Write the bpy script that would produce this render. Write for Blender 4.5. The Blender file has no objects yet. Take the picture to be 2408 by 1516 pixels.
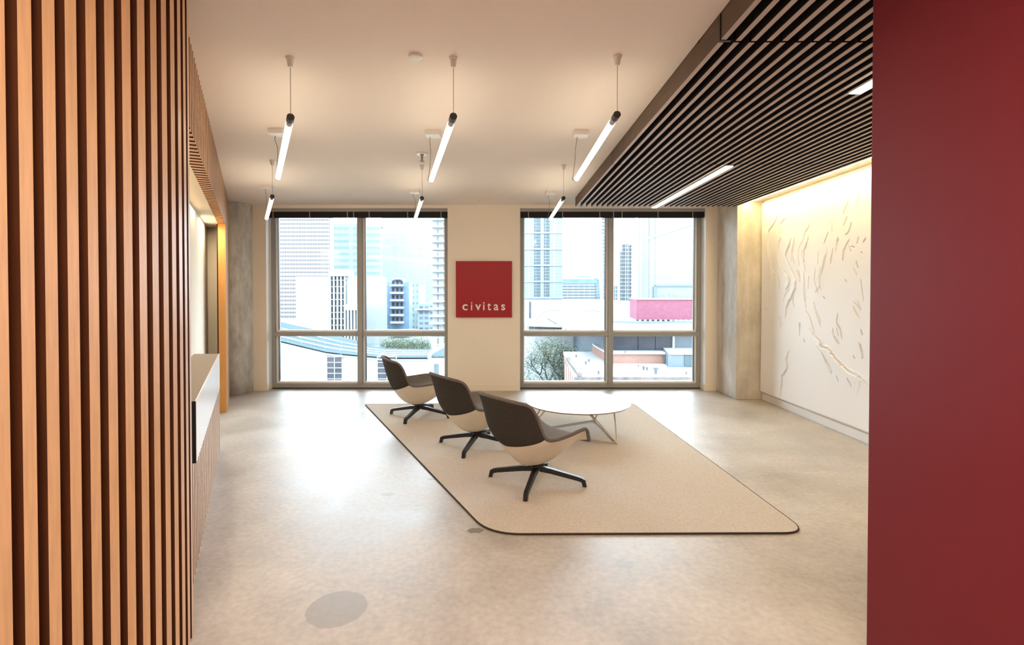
import bpy, bmesh, math, random
import numpy as np
from mathutils import Vector, Matrix
SC = bpy.context.scene
COL = SC.collection
PI = math.pi

# ------------------------------------------------------------------ camera
EYE = 1.6
FPX = 1170.0
cam = bpy.data.cameras.new('camera')
cam.sensor_fit = 'HORIZONTAL'
cam.sensor_width = 36.0
cam.lens = 36.0 * FPX / 2408
PITCH = math.radians(0.8)
cam.shift_x = 24 / 2408
cam.shift_y = -(73 - FPX * math.tan(PITCH)) / 2408
cam.clip_start = 0.05
cam.clip_end = 2000
camo = bpy.data.objects.new('camera', cam)
COL.objects.link(camo)
camo.location = (0, 0, EYE)
camo.rotation_euler = (PI / 2 - PITCH, 0, 0)
SC.camera = camo

# ------------------------------------------------------------------ sky, exposure, big lights
wd = bpy.data.worlds.new('sky')
SC.world = wd
wd.use_nodes = True
wn = wd.node_tree
wbg = wn.nodes['Background']
wbg.inputs[1].default_value = 7.5
wtc = wn.nodes.new('ShaderNodeTexCoord')
wsx = wn.nodes.new('ShaderNodeSeparateXYZ')
wrm = wn.nodes.new('ShaderNodeValToRGB')
wrm.color_ramp.elements[0].position = 0.0
wrm.color_ramp.elements[0].color = (0.87, 0.935, 1.0, 1)
wrm.color_ramp.elements[1].position = 0.9
wrm.color_ramp.elements[1].color = (0.72, 0.86, 1.0, 1)
wn.links.new(wtc.outputs['Generated'], wsx.inputs[0])
wn.links.new(wsx.outputs['Z'], wrm.inputs[0])
wn.links.new(wrm.outputs[0], wbg.inputs[0])
SC.view_settings.view_transform = 'Standard'
SC.view_settings.look = 'None'
SC.view_settings.exposure = 1.12
SC.view_settings.gamma = 1.0
SC.view_settings.use_curve_mapping = False
SC.cycles.use_denoising = True
SC.cycles.max_bounces = 10
SC.cycles.diffuse_bounces = 6
SC.cycles.sample_clamp_indirect = 8.0
SC.cycles.caustics_reflective = False
SC.cycles.caustics_refractive = False


def area(name, loc, rot, sx, sy, power, color, portal=False):
    l = bpy.data.lights.new(name, 'AREA')
    l.shape = 'RECTANGLE'
    l.size = sx
    l.size_y = sy
    l.energy = power
    l.color = color
    if portal:
        l.cycles.is_portal = True
    o = bpy.data.objects.new(name, l)
    COL.objects.link(o)
    o.location = loc
    o.rotation_euler = rot
    return o


# daylight guides on the two windows
area('window_portal', (-2.33, 8.32, 1.5), (-PI / 2, 0, 0), 2.95, 2.95, 1, (1, 1, 1), True)
area('window_portal', (1.79, 8.32, 1.5), (-PI / 2, 0, 0), 3.0, 2.95, 1, (1, 1, 1), True)
# unseen fill lights added behind the camera to front-light the room
area('passage_fill', (-0.1, 0.25, 2.95), (0, 0, 0), 1.6, 0.8, 42, (1.0, 0.89, 0.77))
area('passage_fill', (-0.1, -1.9, 2.95), (0, 0, 0), 1.6, 0.8, 42, (1.0, 0.89, 0.77))

# ------------------------------------------------------------------ helpers


class MB:
    def __init__(s):
        s.v = []
        s.f = []
        s.m = []

    def quad(s, a, b, c, d, mi=0):
        n = len(s.v)
        s.v += [tuple(a), tuple(b), tuple(c), tuple(d)]
        s.f.append((n, n + 1, n + 2, n + 3))
        s.m.append(mi)

    def box(s, x0, x1, y0, y1, z0, z1, mi=0):
        s.obox((x0, y0, z0), (x1 - x0, 0, 0), (0, y1 - y0, 0), (0, 0, z1 - z0), mi)

    def obox(s, o, a, b, c, mi=0):
        o, a, b, c = Vector(o), Vector(a), Vector(b), Vector(c)
        n = len(s.v)
        s.v += [tuple(p) for p in (o, o + a, o + a + b, o + b, o + c, o + a + c, o + a + b + c, o + b + c)]
        fs = [(0, 3, 2, 1), (4, 5, 6, 7), (0, 1, 5, 4), (1, 2, 6, 5), (2, 3, 7, 6), (3, 0, 4, 7)]
        if a.cross(b).dot(c) < 0:
            fs = [f[::-1] for f in fs]
        s.f += [tuple(n + i for i in f) for f in fs]
        s.m += [mi] * 6

    def prism(s, pts, z0, z1, mi=0, side=None):
        ar = sum(pts[i][0] * pts[(i + 1) % len(pts)][1] - pts[(i + 1) % len(pts)][0] * pts[i][1] for i in range(len(pts)))
        if ar < 0:
            pts = pts[::-1]
        n = len(s.v)
        k = len(pts)
        s.v += [(p[0], p[1], z0) for p in pts] + [(p[0], p[1], z1) for p in pts]
        s.f.append(tuple(n + i for i in range(k))[::-1])
        s.f.append(tuple(n + k + i for i in range(k)))
        s.m += [mi, mi]
        for i in range(k):
            j = (i + 1) % k
            s.f.append((n + i, n + j, n + k + j, n + k + i))
            s.m.append(mi if side is None else side)

    def tube(s, pts, r, seg=8, cap=True, mi=0):
        pts = [Vector(p) for p in pts]
        rr = r if isinstance(r, (list, tuple)) else [r] * len(pts)
        base = len(s.v)
        prev = None
        for i, p in enumerate(pts):
            t = (pts[min(i + 1, len(pts) - 1)] - pts[max(i - 1, 0)]).normalized()
            if prev is None:
                a = Vector((0, 0, 1)) if abs(t.z) < .9 else Vector((1, 0, 0))
                u = t.cross(a).normalized()
            else:
                u = (prev - t * prev.dot(t)).normalized()
            prev = u
            w = t.cross(u)
            for k in range(seg):
                an = 2 * PI * k / seg
                s.v.append(tuple(p + (u * math.cos(an) + w * math.sin(an)) * rr[i]))
        for i in range(len(pts) - 1):
            for k in range(seg):
                a = base + i * seg + k
                b = base + i * seg + (k + 1) % seg
                s.f.append((a, b, b + seg, a + seg))
                s.m.append(mi)
        if cap:
            s.f.append(tuple(base + k for k in range(seg))[::-1])
            e = base + (len(pts) - 1) * seg
            s.f.append(tuple(e + k for k in range(seg)))
            s.m += [mi, mi]

    def lathe(s, prof, c=(0, 0, 0), seg=32, mi=0):
        base = len(s.v)
        for r, z in prof:
            for k in range(seg):
                a = 2 * PI * k / seg
                s.v.append((c[0] + r * math.cos(a), c[1] + r * math.sin(a), c[2] + z))
        for i in range(len(prof) - 1):
            for k in range(seg):
                a = base + i * seg + k
                b = base + i * seg + (k + 1) % seg
                s.f.append((a, b, b + seg, a + seg))
                s.m.append(mi)
        s.f.append(tuple(base + k for k in range(seg))[::-1])
        e = base + (len(prof) - 1) * seg
        s.f.append(tuple(e + k for k in range(seg)))
        s.m += [mi, mi]

    def grid(s, rows, mi=0):
        base = len(s.v)
        n = len(rows[0])
        for r in rows:
            s.v += [tuple(p) for p in r]
        for i in range(len(rows) - 1):
            for j in range(n - 1):
                a = base + i * n + j
                s.f.append((a, a + 1, a + n + 1, a + n))
                s.m.append(mi)

    def build(s, name, mats, parent=None, smooth=False, bevel=0, loc=None):
        me = bpy.data.meshes.new(name)
        me.from_pydata(s.v, [], s.f)
        if not isinstance(mats, (list, tuple)):
            mats = [mats]
        for m in mats:
            me.materials.append(m)
        if len(mats) > 1:
            me.polygons.foreach_set('material_index', s.m)
        if smooth:
            me.polygons.foreach_set('use_smooth', [True] * len(me.polygons))
        me.update()
        o = bpy.data.objects.new(name, me)
        COL.objects.link(o)
        if parent is not None:
            o.parent = parent
        if loc:
            o.location = loc
        if bevel:
            md = o.modifiers.new('bevel', 'BEVEL')
            md.width = bevel
            md.segments = 2
            md.limit_method = 'ANGLE'
        if smooth == 'auto':
            pass
        return o


def tag(o, label, cat, group=None, kind=None):
    o['label'] = label
    o['category'] = cat
    if group:
        o['group'] = group
    if kind:
        o['kind'] = kind
    return o


def struct(o):
    o['kind'] = 'structure'
    return o


def empty(name, loc=(0, 0, 0), rz=0):
    o = bpy.data.objects.new(name, None)
    o.empty_display_size = .1
    COL.objects.link(o)
    o.location = loc
    o.rotation_euler = (0, 0, rz)
    return o


def copy_tree(o, parent=None):
    c = o.copy()
    COL.objects.link(c)
    c.parent = parent
    for ch in list(o.children):
        copy_tree(ch, c)
    return c


def nd(nt, t, **kw):
    n = nt.nodes.new(t)
    for k, v in kw.items():
        if k.startswith('i_'):
            n.inputs[k[2:].replace('_', ' ')].default_value = v
        else:
            setattr(n, k, v)
    return n


def mat(name, col, rough=.6, spec=.5, metal=0, noise=0, nscale=8, bump=0, bscale=60, emit=None, estr=0, stretch=None, coat=0):
    m = bpy.data.materials.new(name)
    m.use_nodes = True
    nt = m.node_tree
    b = nt.nodes['Principled BSDF']
    b.inputs['Base Color'].default_value = (*col, 1)
    b.inputs['Roughness'].default_value = rough
    b.inputs['Specular IOR Level'].default_value = spec
    b.inputs['Metallic'].default_value = metal
    b.inputs['Coat Weight'].default_value = coat
    if emit:
        b.inputs['Emission Color'].default_value = (*emit, 1)
        b.inputs['Emission Strength'].default_value = estr
    if noise or bump:
        tc = nd(nt, 'ShaderNodeTexCoord')
        src = tc.outputs['Object']
        if stretch:
            mp = nd(nt, 'ShaderNodeMapping')
            mp.inputs['Scale'].default_value = stretch
            nt.links.new(src, mp.inputs[0])
            src = mp.outputs[0]
    if noise:
        n = nd(nt, 'ShaderNodeTexNoise')
        n.inputs['Scale'].default_value = nscale
        n.inputs['Detail'].default_value = 6
        nt.links.new(src, n.inputs['Vector'])
        r = nd(nt, 'ShaderNodeMapRange')
        r.inputs['From Min'].default_value = .3
        r.inputs['From Max'].default_value = .7
        r.inputs['To Min'].default_value = 1 - noise
        r.inputs['To Max'].default_value = 1 + noise
        nt.links.new(n.outputs[0], r.inputs[0])
        mx = nd(nt, 'ShaderNodeVectorMath', operation='SCALE')
        mx.inputs[0].default_value = col
        nt.links.new(r.outputs[0], mx.inputs['Scale'])
        nt.links.new(mx.outputs[0], b.inputs['Base Color'])
    if bump:
        n = nd(nt, 'ShaderNodeTexNoise')
        n.inputs['Scale'].default_value = bscale
        n.inputs['Detail'].default_value = 4
        nt.links.new(src, n.inputs['Vector'])
        bp = nd(nt, 'ShaderNodeBump')
        bp.inputs['Strength'].default_value = bump
        bp.inputs['Distance'].default_value = .01
        nt.links.new(n.outputs[0], bp.inputs['Height'])
        nt.links.new(bp.outputs[0], b.inputs['Normal'])
    return m


def facade(name, wall, glass, pu, pz, fu, fz, rough=.4, jitter=.25, u='X'):
    """a curtain wall: openings of width fu*pu and height fz*pz every pu, pz metres"""
    m = bpy.data.materials.new(name)
    m.use_nodes = True
    nt = m.node_tree
    b = nt.nodes['Principled BSDF']
    b.inputs['Roughness'].default_value = rough
    b.inputs['Specular IOR Level'].default_value = .3
    tc = nd(nt, 'ShaderNodeTexCoord')
    sp = nd(nt, 'ShaderNodeSeparateXYZ')
    nt.links.new(tc.outputs['Object'], sp.inputs[0])
    if u == 'X':
        uo = nd(nt, 'ShaderNodeMath', operation='ADD')
        nt.links.new(sp.outputs['X'], uo.inputs[0])
        nt.links.new(sp.outputs['Y'], uo.inputs[1])
        uo = uo.outputs[0]

    def cell(src, p, f):
        d = nd(nt, 'ShaderNodeMath', operation='DIVIDE')
        nt.links.new(src, d.inputs[0])
        d.inputs[1].default_value = p
        fr = nd(nt, 'ShaderNodeMath', operation='FRACT')
        nt.links.new(d.outputs[0], fr.inputs[0])
        lt = nd(nt, 'ShaderNodeMath', operation='LESS_THAN')
        nt.links.new(fr.outputs[0], lt.inputs[0])
        lt.inputs[1].default_value = f
        fl = nd(nt, 'ShaderNodeMath', operation='FLOOR')
        nt.links.new(d.outputs[0], fl.inputs[0])
        return lt.outputs[0], fl.outputs[0]
    m1, c1 = cell(uo, pu, fu)
    m2, c2 = cell(sp.outputs['Z'], pz, fz)
    mm = nd(nt, 'ShaderNodeMath', operation='MULTIPLY')
    nt.links.new(m1, mm.inputs[0])
    nt.links.new(m2, mm.inputs[1])
    cv = nd(nt, 'ShaderNodeCombineXYZ')
    nt.links.new(c1, cv.inputs[0])
    nt.links.new(c2, cv.inputs[1])
    wn_ = nd(nt, 'ShaderNodeTexWhiteNoise')
    nt.links.new(cv.outputs[0], wn_.inputs[0])
    mr = nd(nt, 'ShaderNodeMapRange')
    mr.inputs['To Min'].default_value = 1 - jitter
    mr.inputs['To Max'].default_value = 1 + jitter
    nt.links.new(wn_.outputs[0], mr.inputs[0])
    gs = nd(nt, 'ShaderNodeVectorMath', operation='SCALE')
    gs.inputs[0].default_value = glass
    nt.links.new(mr.outputs[0], gs.inputs['Scale'])
    mx = nd(nt, 'ShaderNodeMix', data_type='RGBA')
    nt.links.new(mm.outputs[0], mx.inputs['Factor'])
    mx.inputs[6].default_value = (*wall, 1)
    nt.links.new(gs.outputs[0], mx.inputs[7])
    nt.links.new(mx.outputs[2], b.inputs['Base Color'])
    return m


def concrete(name, c1, c2, rough=.7, sc=3, stretch=(1, 1, .35)):
    m = bpy.data.materials.new(name)
    m.use_nodes = True
    nt = m.node_tree
    b = nt.nodes['Principled BSDF']
    b.inputs['Roughness'].default_value = rough
    b.inputs['Specular IOR Level'].default_value = .3
    tc = nd(nt, 'ShaderNodeTexCoord')
    mp = nd(nt, 'ShaderNodeMapping')
    mp.inputs['Scale'].default_value = stretch
    nt.links.new(tc.outputs['Object'], mp.inputs[0])
    n = nd(nt, 'ShaderNodeTexNoise')
    n.inputs['Scale'].default_value = sc
    n.inputs['Detail'].default_value = 9
    n.inputs['Roughness'].default_value = .68
    nt.links.new(mp.outputs[0], n.inputs['Vector'])
    r = nd(nt, 'ShaderNodeValToRGB')
    r.color_ramp.elements[0].position = .33
    r.color_ramp.elements[0].color = (*c1, 1)
    r.color_ramp.elements[1].position = .66
    r.color_ramp.elements[1].color = (*c2, 1)
    nt.links.new(n.outputs[0], r.inputs[0])
    nt.links.new(r.outputs[0], b.inputs['Base Color'])
    bp = nd(nt, 'ShaderNodeBump')
    bp.inputs['Strength'].default_value = .25
    bp.inputs['Distance'].default_value = .01
    nt.links.new(n.outputs[0], bp.inputs['Height'])
    nt.links.new(bp.outputs[0], b.inputs['Normal'])
    return m


# ------------------------------------------------------------------ materials
M = {}
M['ceiling'] = mat('ceiling_paint', (.86, .775, .71), .85, .2, noise=.015, nscale=60)
M['wall'] = mat('beige_wall_paint', (.88, .805, .70), .8, .2)
M['white'] = mat('white_paint', (.92, .91, .89), .6, .3)
M['trimwhite'] = mat('white_trim', (.86, .83, .8), .45)
M['cream'] = mat('cream_paint', (.78, .70, .58), .8, .2)
M['red'] = mat('red_wall_paint', (.155, .007, .013), .55, .3, noise=.03, nscale=150)
M['signred'] = mat('red_sign', (.36, .009, .018), .35, .4)
M['wood'] = mat('maple_slat', (.66, .365, .185), .36, .5, noise=.10, nscale=5, stretch=(14, 14, 1))
M['wooddark'] = mat('dark_backing', (.055, .014, .006), .8, .2)
M['woodedge'] = mat('shaded_slat_edge', (.085, .022, .005), .7, .25, noise=.15, nscale=5, stretch=(14, 14, 1))  # shade between the slats put into the colour
M['amber'] = mat('lit_jamb_wood', (.62, .30, .09), .5, .3, noise=.06, nscale=5, stretch=(14, 14, 1))  # warm glow from the opening put into the jamb's colour
M['walnut'] = mat('walnut_slat_shaded', (.014, .006, .006), .55, .35, noise=.12, nscale=6, stretch=(12, 1, 12))  # slat sides painted near black for the shade between them
M['walnutside'] = mat('brown_side_board', (.12, .075, .05), .6, .3, noise=.15, nscale=5, stretch=(6, 1, 6))
M['walnutface'] = mat('walnut_slat_lit', (.48, .385, .35), .5, .35, noise=.08, nscale=6, stretch=(12, 1, 12))  # same slats, floor bounce light put into the pale colour
M['plenum'] = mat('black_plenum', (.012, .010, .010), .9, .1)
M['frame'] = mat('grey_window_frame', (.33, .33, .32), .45, .5)
M['alu'] = mat('white_window_gasket', (.92, .93, .94), .4, .5)
M['blind'] = mat('dark_roller_blind', (.025, .022, .022), .8, .2)
M['bracket'] = mat('pale_bracket', (.35, .33, .33), .5)
M['black'] = mat('black_metal', (.010, .010, .011), .38, .5)
M['blackplastic'] = mat('black_end_cap', (.03, .025, .02), .5)
M['whitemetal'] = mat('white_metal', (.75, .73, .70), .35)
M['tabletop'] = mat('white_laminate', (.88, .88, .87), .25, .5)
M['edge'] = mat('plywood_edge', (.20, .15, .11), .6, .3)
M['wire'] = mat('table_wire_metal', (.62, .58, .50), .35, .5)
M['shell'] = mat('cream_plastic_shell', (.74, .66, .54), .42, .4)
M['fabric'] = mat('taupe_fabric', (.17, .145, .13), .95, .15, noise=.22, nscale=90, bump=.4, bscale=260)
M['fabricdark'] = mat('dark_taupe_fabric', (.055, .048, .041), .95, .12, noise=.28, nscale=110, bump=.4, bscale=260)
M['countertop'] = mat('taupe_counter_top', (.29, .225, .175), .55, .3)
M['fascia'] = mat('white_counter_fascia', (.90, .88, .88), .25, .5)
M['cord'] = mat('grey_cord', (.22, .2, .18), .6)
M['bigwire'] = mat('thin_steel_wire', (.5, .47, .44), .5)
M['concL'] = concrete('grey_column_concrete', (.46, .47, .45), (.90, .91, .88), sc=6)
M['concR'] = concrete('brown_column_concrete', (.44, .395, .34), (.72, .66, .585), sc=4)
M['mural'] = mat('white_relief_plaster', (.90, .87, .85), .6, .2)
M['tube'] = mat('glowing_tube', (1, .9, .7), .5, emit=(1.0, .87, .65), estr=3.8)
M['linear'] = mat('glowing_linear_lens', (1, .95, .85), .5, emit=(1.0, .88, .66), estr=9)
M['cove'] = mat('glowing_cove_strip', (1, .9, .6), .5, emit=(1.0, .78, .37), estr=36)

# floor
m = bpy.data.materials.new('polished_concrete_floor')
m.use_nodes = True
nt = m.node_tree
b = nt.nodes['Principled BSDF']
tc = nd(nt, 'ShaderNodeTexCoord')
n1 = nd(nt, 'ShaderNodeTexNoise')
n1.inputs['Scale'].default_value = 1.3
n1.inputs['Detail'].default_value = 10
n1.inputs['Roughness'].default_value = .62
n1.inputs['Distortion'].default_value = .25
nt.links.new(tc.outputs['Object'], n1.inputs['Vector'])
rp = nd(nt, 'ShaderNodeValToRGB')
e = rp.color_ramp.elements
e[0].position = .30
e[0].color = (.34, .295, .255, 1)
e[1].position = .72
e[1].color = (.58, .52, .46, 1)
x = e.new(.5)
x.color = (.455, .40, .35, 1)
nt.links.new(n1.outputs[0], rp.inputs[0])
n2 = nd(nt, 'ShaderNodeTexNoise')
n2.inputs['Scale'].default_value = 28
n2.inputs['Detail'].default_value = 8
nt.links.new(tc.outputs['Object'], n2.inputs['Vector'])
r2 = nd(nt, 'ShaderNodeMapRange')
for k, v in (('From Min', .3), ('From Max', .7), ('To Min', .89), ('To Max', 1.11)):
    r2.inputs[k].default_value = v
nt.links.new(n2.outputs[0], r2.inputs[0])
s1 = nd(nt, 'ShaderNodeVectorMath', operation='SCALE')
nt.links.new(rp.outputs[0], s1.inputs[0])
nt.links.new(r2.outputs[0], s1.inputs['Scale'])
last = s1.outputs[0]
# round floor patch and small stains: centre x, y, radius, colour, strength
for (cx, cy, rx, ry, c, st) in ((-.833, 2.49, .15, .148, (.30, .275, .25), .75), (-.175, 3.31, .062, .035, (.13, .11, .075), .8),
                                (-.9, 3.9, .05, .03, (.22, .19, .15), .5), (.72, 2.9, .05, .05, (.30, .25, .2), .4),
                                (-.60, 4.22, .03, .02, (.15, .13, .1), .6)):
    vs = nd(nt, 'ShaderNodeVectorMath', operation='SUBTRACT')
    nt.links.new(tc.outputs['Object'], vs.inputs[0])
    vs.inputs[1].default_value = (cx, cy, 0)
    vm = nd(nt, 'ShaderNodeVectorMath', operation='MULTIPLY')
    nt.links.new(vs.outputs[0], vm.inputs[0])
    vm.inputs[1].default_value = (1 / rx, 1 / ry, 0)
    ln = nd(nt, 'ShaderNodeVectorMath', operation='LENGTH')
    nt.links.new(vm.outputs[0], ln.inputs[0])
    wob = nd(nt, 'ShaderNodeMath', operation='MULTIPLY_ADD')
    nt.links.new(n2.outputs[0], wob.inputs[0])
    wob.inputs[1].default_value = .08 if rx > .1 else .9
    nt.links.new(ln.outputs['Value'], wob.inputs[2])
    mr = nd(nt, 'ShaderNodeMapRange')
    c0 = 1.04 if rx > .1 else 1.45
    mr.inputs['From Min'].default_value = c0 - .03
    mr.inputs['From Max'].default_value = c0 + .03
    mr.inputs['To Min'].default_value = st
    mr.inputs['To Max'].default_value = 0
    nt.links.new(wob.outputs[0], mr.inputs[0])
    mx = nd(nt, 'ShaderNodeMix', data_type='RGBA')
    nt.links.new(mr.outputs[0], mx.inputs['Factor'])
    nt.links.new(last, mx.inputs[6])
    mx.inputs[7].default_value = (*c, 1)
    last = mx.outputs[2]
nt.links.new(last, b.inputs['Base Color'])
rr = nd(nt, 'ShaderNodeMapRange')
for k, v in (('From Min', .3), ('From Max', .7), ('To Min', .36), ('To Max', .50)):
    rr.inputs[k].default_value = v
nt.links.new(n1.outputs[0], rr.inputs[0])
nt.links.new(rr.outputs[0], b.inputs['Roughness'])
b.inputs['Specular IOR Level'].default_value = .5
bp = nd(nt, 'ShaderNodeBump')
bp.inputs['Strength'].default_value = .06
bp.inputs['Distance'].default_value = .01
nt.links.new(n2.outputs[0], bp.inputs['Height'])
nt.links.new(bp.outputs[0], b.inputs['Normal'])
M['floor'] = m

# rug
m = mat('beige_rug_pile', (.56, .46, .36), .98, .1)
nt = m.node_tree
b = nt.nodes['Principled BSDF']
tc = nd(nt, 'ShaderNodeTexCoord')
n1 = nd(nt, 'ShaderNodeTexNoise')
n1.inputs['Scale'].default_value = 190
n1.inputs['Detail'].default_value = 3
nt.links.new(tc.outputs['Object'], n1.inputs['Vector'])
rp = nd(nt, 'ShaderNodeValToRGB')
rp.color_ramp.elements[0].position = .35
rp.color_ramp.elements[0].color = (.47, .39, .32, 1)
rp.color_ramp.elements[1].position = .65
rp.color_ramp.elements[1].color = (.70, .61, .52, 1)
nt.links.new(n1.outputs[0], rp.inputs[0])
nt.links.new(rp.outputs[0], b.inputs['Base Color'])
bp = nd(nt, 'ShaderNodeBump')
bp.inputs['Strength'].default_value = .5
bp.inputs['Distance'].default_value = .01
nt.links.new(n1.outputs[0], bp.inputs['Height'])
nt.links.new(bp.outputs[0], b.inputs['Normal'])
M['rug'] = m
M['rugedge'] = mat('dark_rug_binding', (.06, .045, .035), .9, .1)

# glass
m = bpy.data.materials.new('window_glass')
m.use_nodes = True
nt = m.node_tree
nt.nodes.remove(nt.nodes['Principled BSDF'])
tr = nd(nt, 'ShaderNodeBsdfTransparent')
tr.inputs[0].default_value = (.93, .985, 1, 1)
gl = nd(nt, 'ShaderNodeBsdfGlossy')
gl.inputs['Roughness'].default_value = .02
fr = nd(nt, 'ShaderNodeFresnel')
fr.inputs[0].default_value = 1.45
mx = nd(nt, 'ShaderNodeMixShader')
nt.links.new(fr.outputs[0], mx.inputs[0])
nt.links.new(tr.outputs[0], mx.inputs[1])
nt.links.new(gl.outputs[0], mx.inputs[2])
nt.links.new(mx.outputs[0], nt.nodes['Material Output'].inputs[0])
M['glass'] = m

# ------------------------------------------------------------------ room shell
CZ = 2.985
BW = 8.0        # face of the window wall
XR = 3.85       # face of the mural wall
AW = math.atan(.506)
U = Vector((-math.sin(AW), math.cos(AW), 0))      # along the left wall, away from the camera
N = Vector((math.cos(AW), math.sin(AW), 0))       # out of the left wall, into the room


def LW(y, off=0, z=0):
    """point on the face plane of the left wall at depth y, pushed off metres into the room"""
    return Vector((-.32 - .506 * y, y, z)) + N * off


q = MB()
q.prism([(-5.2, 8.36), (4.6, 8.36), (4.6, -4.2), (-2.2, -4.2), (-2.2, 1.5), (-5.2, 7.5)], -.3, 0)
struct(q.build('floor', M['floor']))
q = MB()
q.prism([(-5.2, 8.05), (1.088, 8.05), (1.088, -4.2), (-2.2, -4.2), (-2.2, 1.5), (-5.2, 7.5)], CZ, CZ + .3)
q.box(1.088, XR + .1, 7.395, 8.05, CZ, CZ + .3)
q.box(3.47, XR + .1, 2.03, 7.395, 2.93, CZ + .3)
struct(q.build('ceiling', M['ceiling']))
q = MB()
q.box(1.088, 3.47, 2.03, 7.395, CZ + .22, CZ + .3)
q.box(1.088, 1.55, -4.2, 2.03, CZ + .22, CZ + .3)
struct(q.build('ceiling_plenum', M['plenum']))

# window wall
WL0, WL1, WR0, WR1, WHZ = -3.79, -.87, .294, 3.28, 2.937
q = MB()
q.box(-5.2, WL0, BW, 8.36, 0, CZ)
q.box(WL1, WR0, BW, 8.36, 0, CZ)
q.box(WR1, 4.6, BW, 8.36, 0, CZ)
q.box(WL0, WL1, BW, 8.36, WHZ, CZ)
q.box(WR0, WR1, BW, 8.36, WHZ, CZ)
struct(q.build('wall_back', M['wall']))
q = MB()   # white reveals of the windows
q.box(WL0, WL0 + .006, BW + .002, 8.17, .0, WHZ)
q.box(WR1 - .006, WR1, BW + .002, 8.17, .0, WHZ)
struct(q.build('trim_1', M['white']))
q = MB()
for x0, x1 in ((-4.0, WL0), (WL1, WR0), (WR1, 3.46)):
    q.box(x0, x1, BW - .012, BW, 0, .10)
q.box(WL0 - .0, WL0 + .018, BW - .012, 8.16, 0, .10)
q.box(WR1 - .018, WR1, BW - .012, 8.16, 0, .10)
struct(q.build('baseboard_back', M['wall'], bevel=.002))


def window(name, x0, x1, flip=False):
    fw = .062
    y0, y1 = 8.17, 8.25
    zt, zb, zm = 2.90, .018, .90
    xm = (x0 + x1) / 2
    q = MB()
    q.box(x0 + .006, x0 + fw, y0, y1, zb, zt)
    q.box(x1 - fw, x1 - .006, y0, y1, zb, zt)
    q.box(x0 + fw, x1 - fw, y0, y1, zb, zb + .065)
    q.box(x0 + fw, x1 - fw, y0, y1, zt - .06, zt)
    q.box(xm - fw / 2 - .008, xm + fw / 2 + .008, y0 - .02, y1, zb + .065, zt - .06)
    for a, c in ((x0 + fw, xm - fw / 2 - .008), (xm + fw / 2 + .008, x1 - fw)):
        q.box(a, c, y0, y1, zm - .03, zm + .03)
    root = struct(q.build(name, M['frame']))
    s = MB()
    s.box(x0 + .006, x1 - .006, 8.165, y1, 0.0, zb)  # black strip standing in for the shadow line under the frame
    s.build('sill_shadow_line', M['blackplastic'], root)
    h = MB()
    h.box(x0 + .002, x1 - .002, 8.03, 8.12, 2.885, WHZ)
    h.build('window_head', M['frame'], root)
    for a, c in ((x0 + fw, xm - fw / 2 - .008), (xm + fw / 2 + .008, x1 - fw)):
        for zz0, zz1 in ((zb + .065, zm - .03), (zm + .03, zt - .06)):
            g = MB()
            la, lc = (.018, .036) if flip else (.036, .018)
            g.box(a, a + la, y1 - .03, y1 + .05, zz0, zz1)
            g.box(c - lc, c, y1 - .03, y1 + .05, zz0, zz1)
            g.box(a + la, c - lc, y1 - .03, y1 + .05, zz0, zz0 + .03)
            g.box(a + la, c - lc, y1 - .03, y1 + .05, zz1 - .012, zz1)
            go = g.build('glazing_bead', M['alu'], root)
            go['label'] = 'white glazing bead'
            d = MB()
            gx = c - lc - .010 if flip else a + la
            d.box(gx, gx + .010, y1 - .03, y1 + .02, zz0 + .03, zz1 - .012)
            d.build('gasket', M['black'], root)
            p = MB()
            p.box(a + la, c - lc, y1 + .012, y1 + .018, zz0 + .03, zz1 - .012)
            p.build('window_pane', M['glass'], root)
    return root


window('window_1', WL0, WL1)
window('window_2', WR0, WR1, True)


def blind(x0, x1, label, marks):
    root = empty('roller_blind', ((x0 + x1) / 2, 8.09, 2.80))
    ox, oy, oz = root.location
    tag(root, label, 'blind', 'roller blinds above the windows')
    xm = (x0 + x1) / 2
    for a, c in ((x0 + .01, xm - .006), (xm + .006, x1 - .01)):
        q = MB()
        q.tube([(a - ox, 0, .045), (c - ox, 0, .045)], .036, 16)
        q.box(a - ox, c - ox, -.002, .002, -.008, .02)
        q.build('blind_roll', M['blind'], root, smooth=False)
        f = MB()
        f.box(a - ox, c - ox, -.045, -.04, 0, .085)
        f.build('blind_valance', M['blind'], root)
    for px in marks:
        k = MB()
        k.box(px - ox - .006, px - ox + .006, -.052, -.042, 0, .085)
        k.box(px - ox - .006, px - ox + .012, -.052, -.042, -.006, .006)
        k.build('blind_bracket', M['bracket'], root)


blind(WL0, WL1, 'dark rolled-up blind above the window left of the red sign', [-3.69, -3.1, -2.49, -2.39, -2.14, -1.52, -.98])
blind(WR0, WR1, 'dark rolled-up blind at the head of the window right of the red sign', [.43, .98, 1.58, 1.80, 1.94, 2.52, 3.08])

# mural wall, entrance walls
q = MB()
q.box(XR + .02, 4.6, 1.93, 8.0, 0, CZ)
struct(q.build('wall_right', M['white']))
q = MB()
q.box(XR - .0, XR + .02, 2.03, 7.335, 0, .098)
struct(q.build('baseboard_right', M['trimwhite']))
q = MB()
q.prism([(1.5, 2.03), (1.5, -4.2), (1.75, -4.2), (1.75, 1.85), (XR + .05, 1.85), (XR + .05, 2.03)], 0, CZ + .22)
struct(q.build('wall_entrance', M['red'], bevel=.006))
q = MB()
q.box(-2.2, 1.75, -4.4, -4.2, 0, CZ)
struct(q.build('wall_front', M['wall']))

# ---- left wall: slats on dark backing, opening with counter
PITCHS = .0885
SW = .0425
SD = .045


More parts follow.
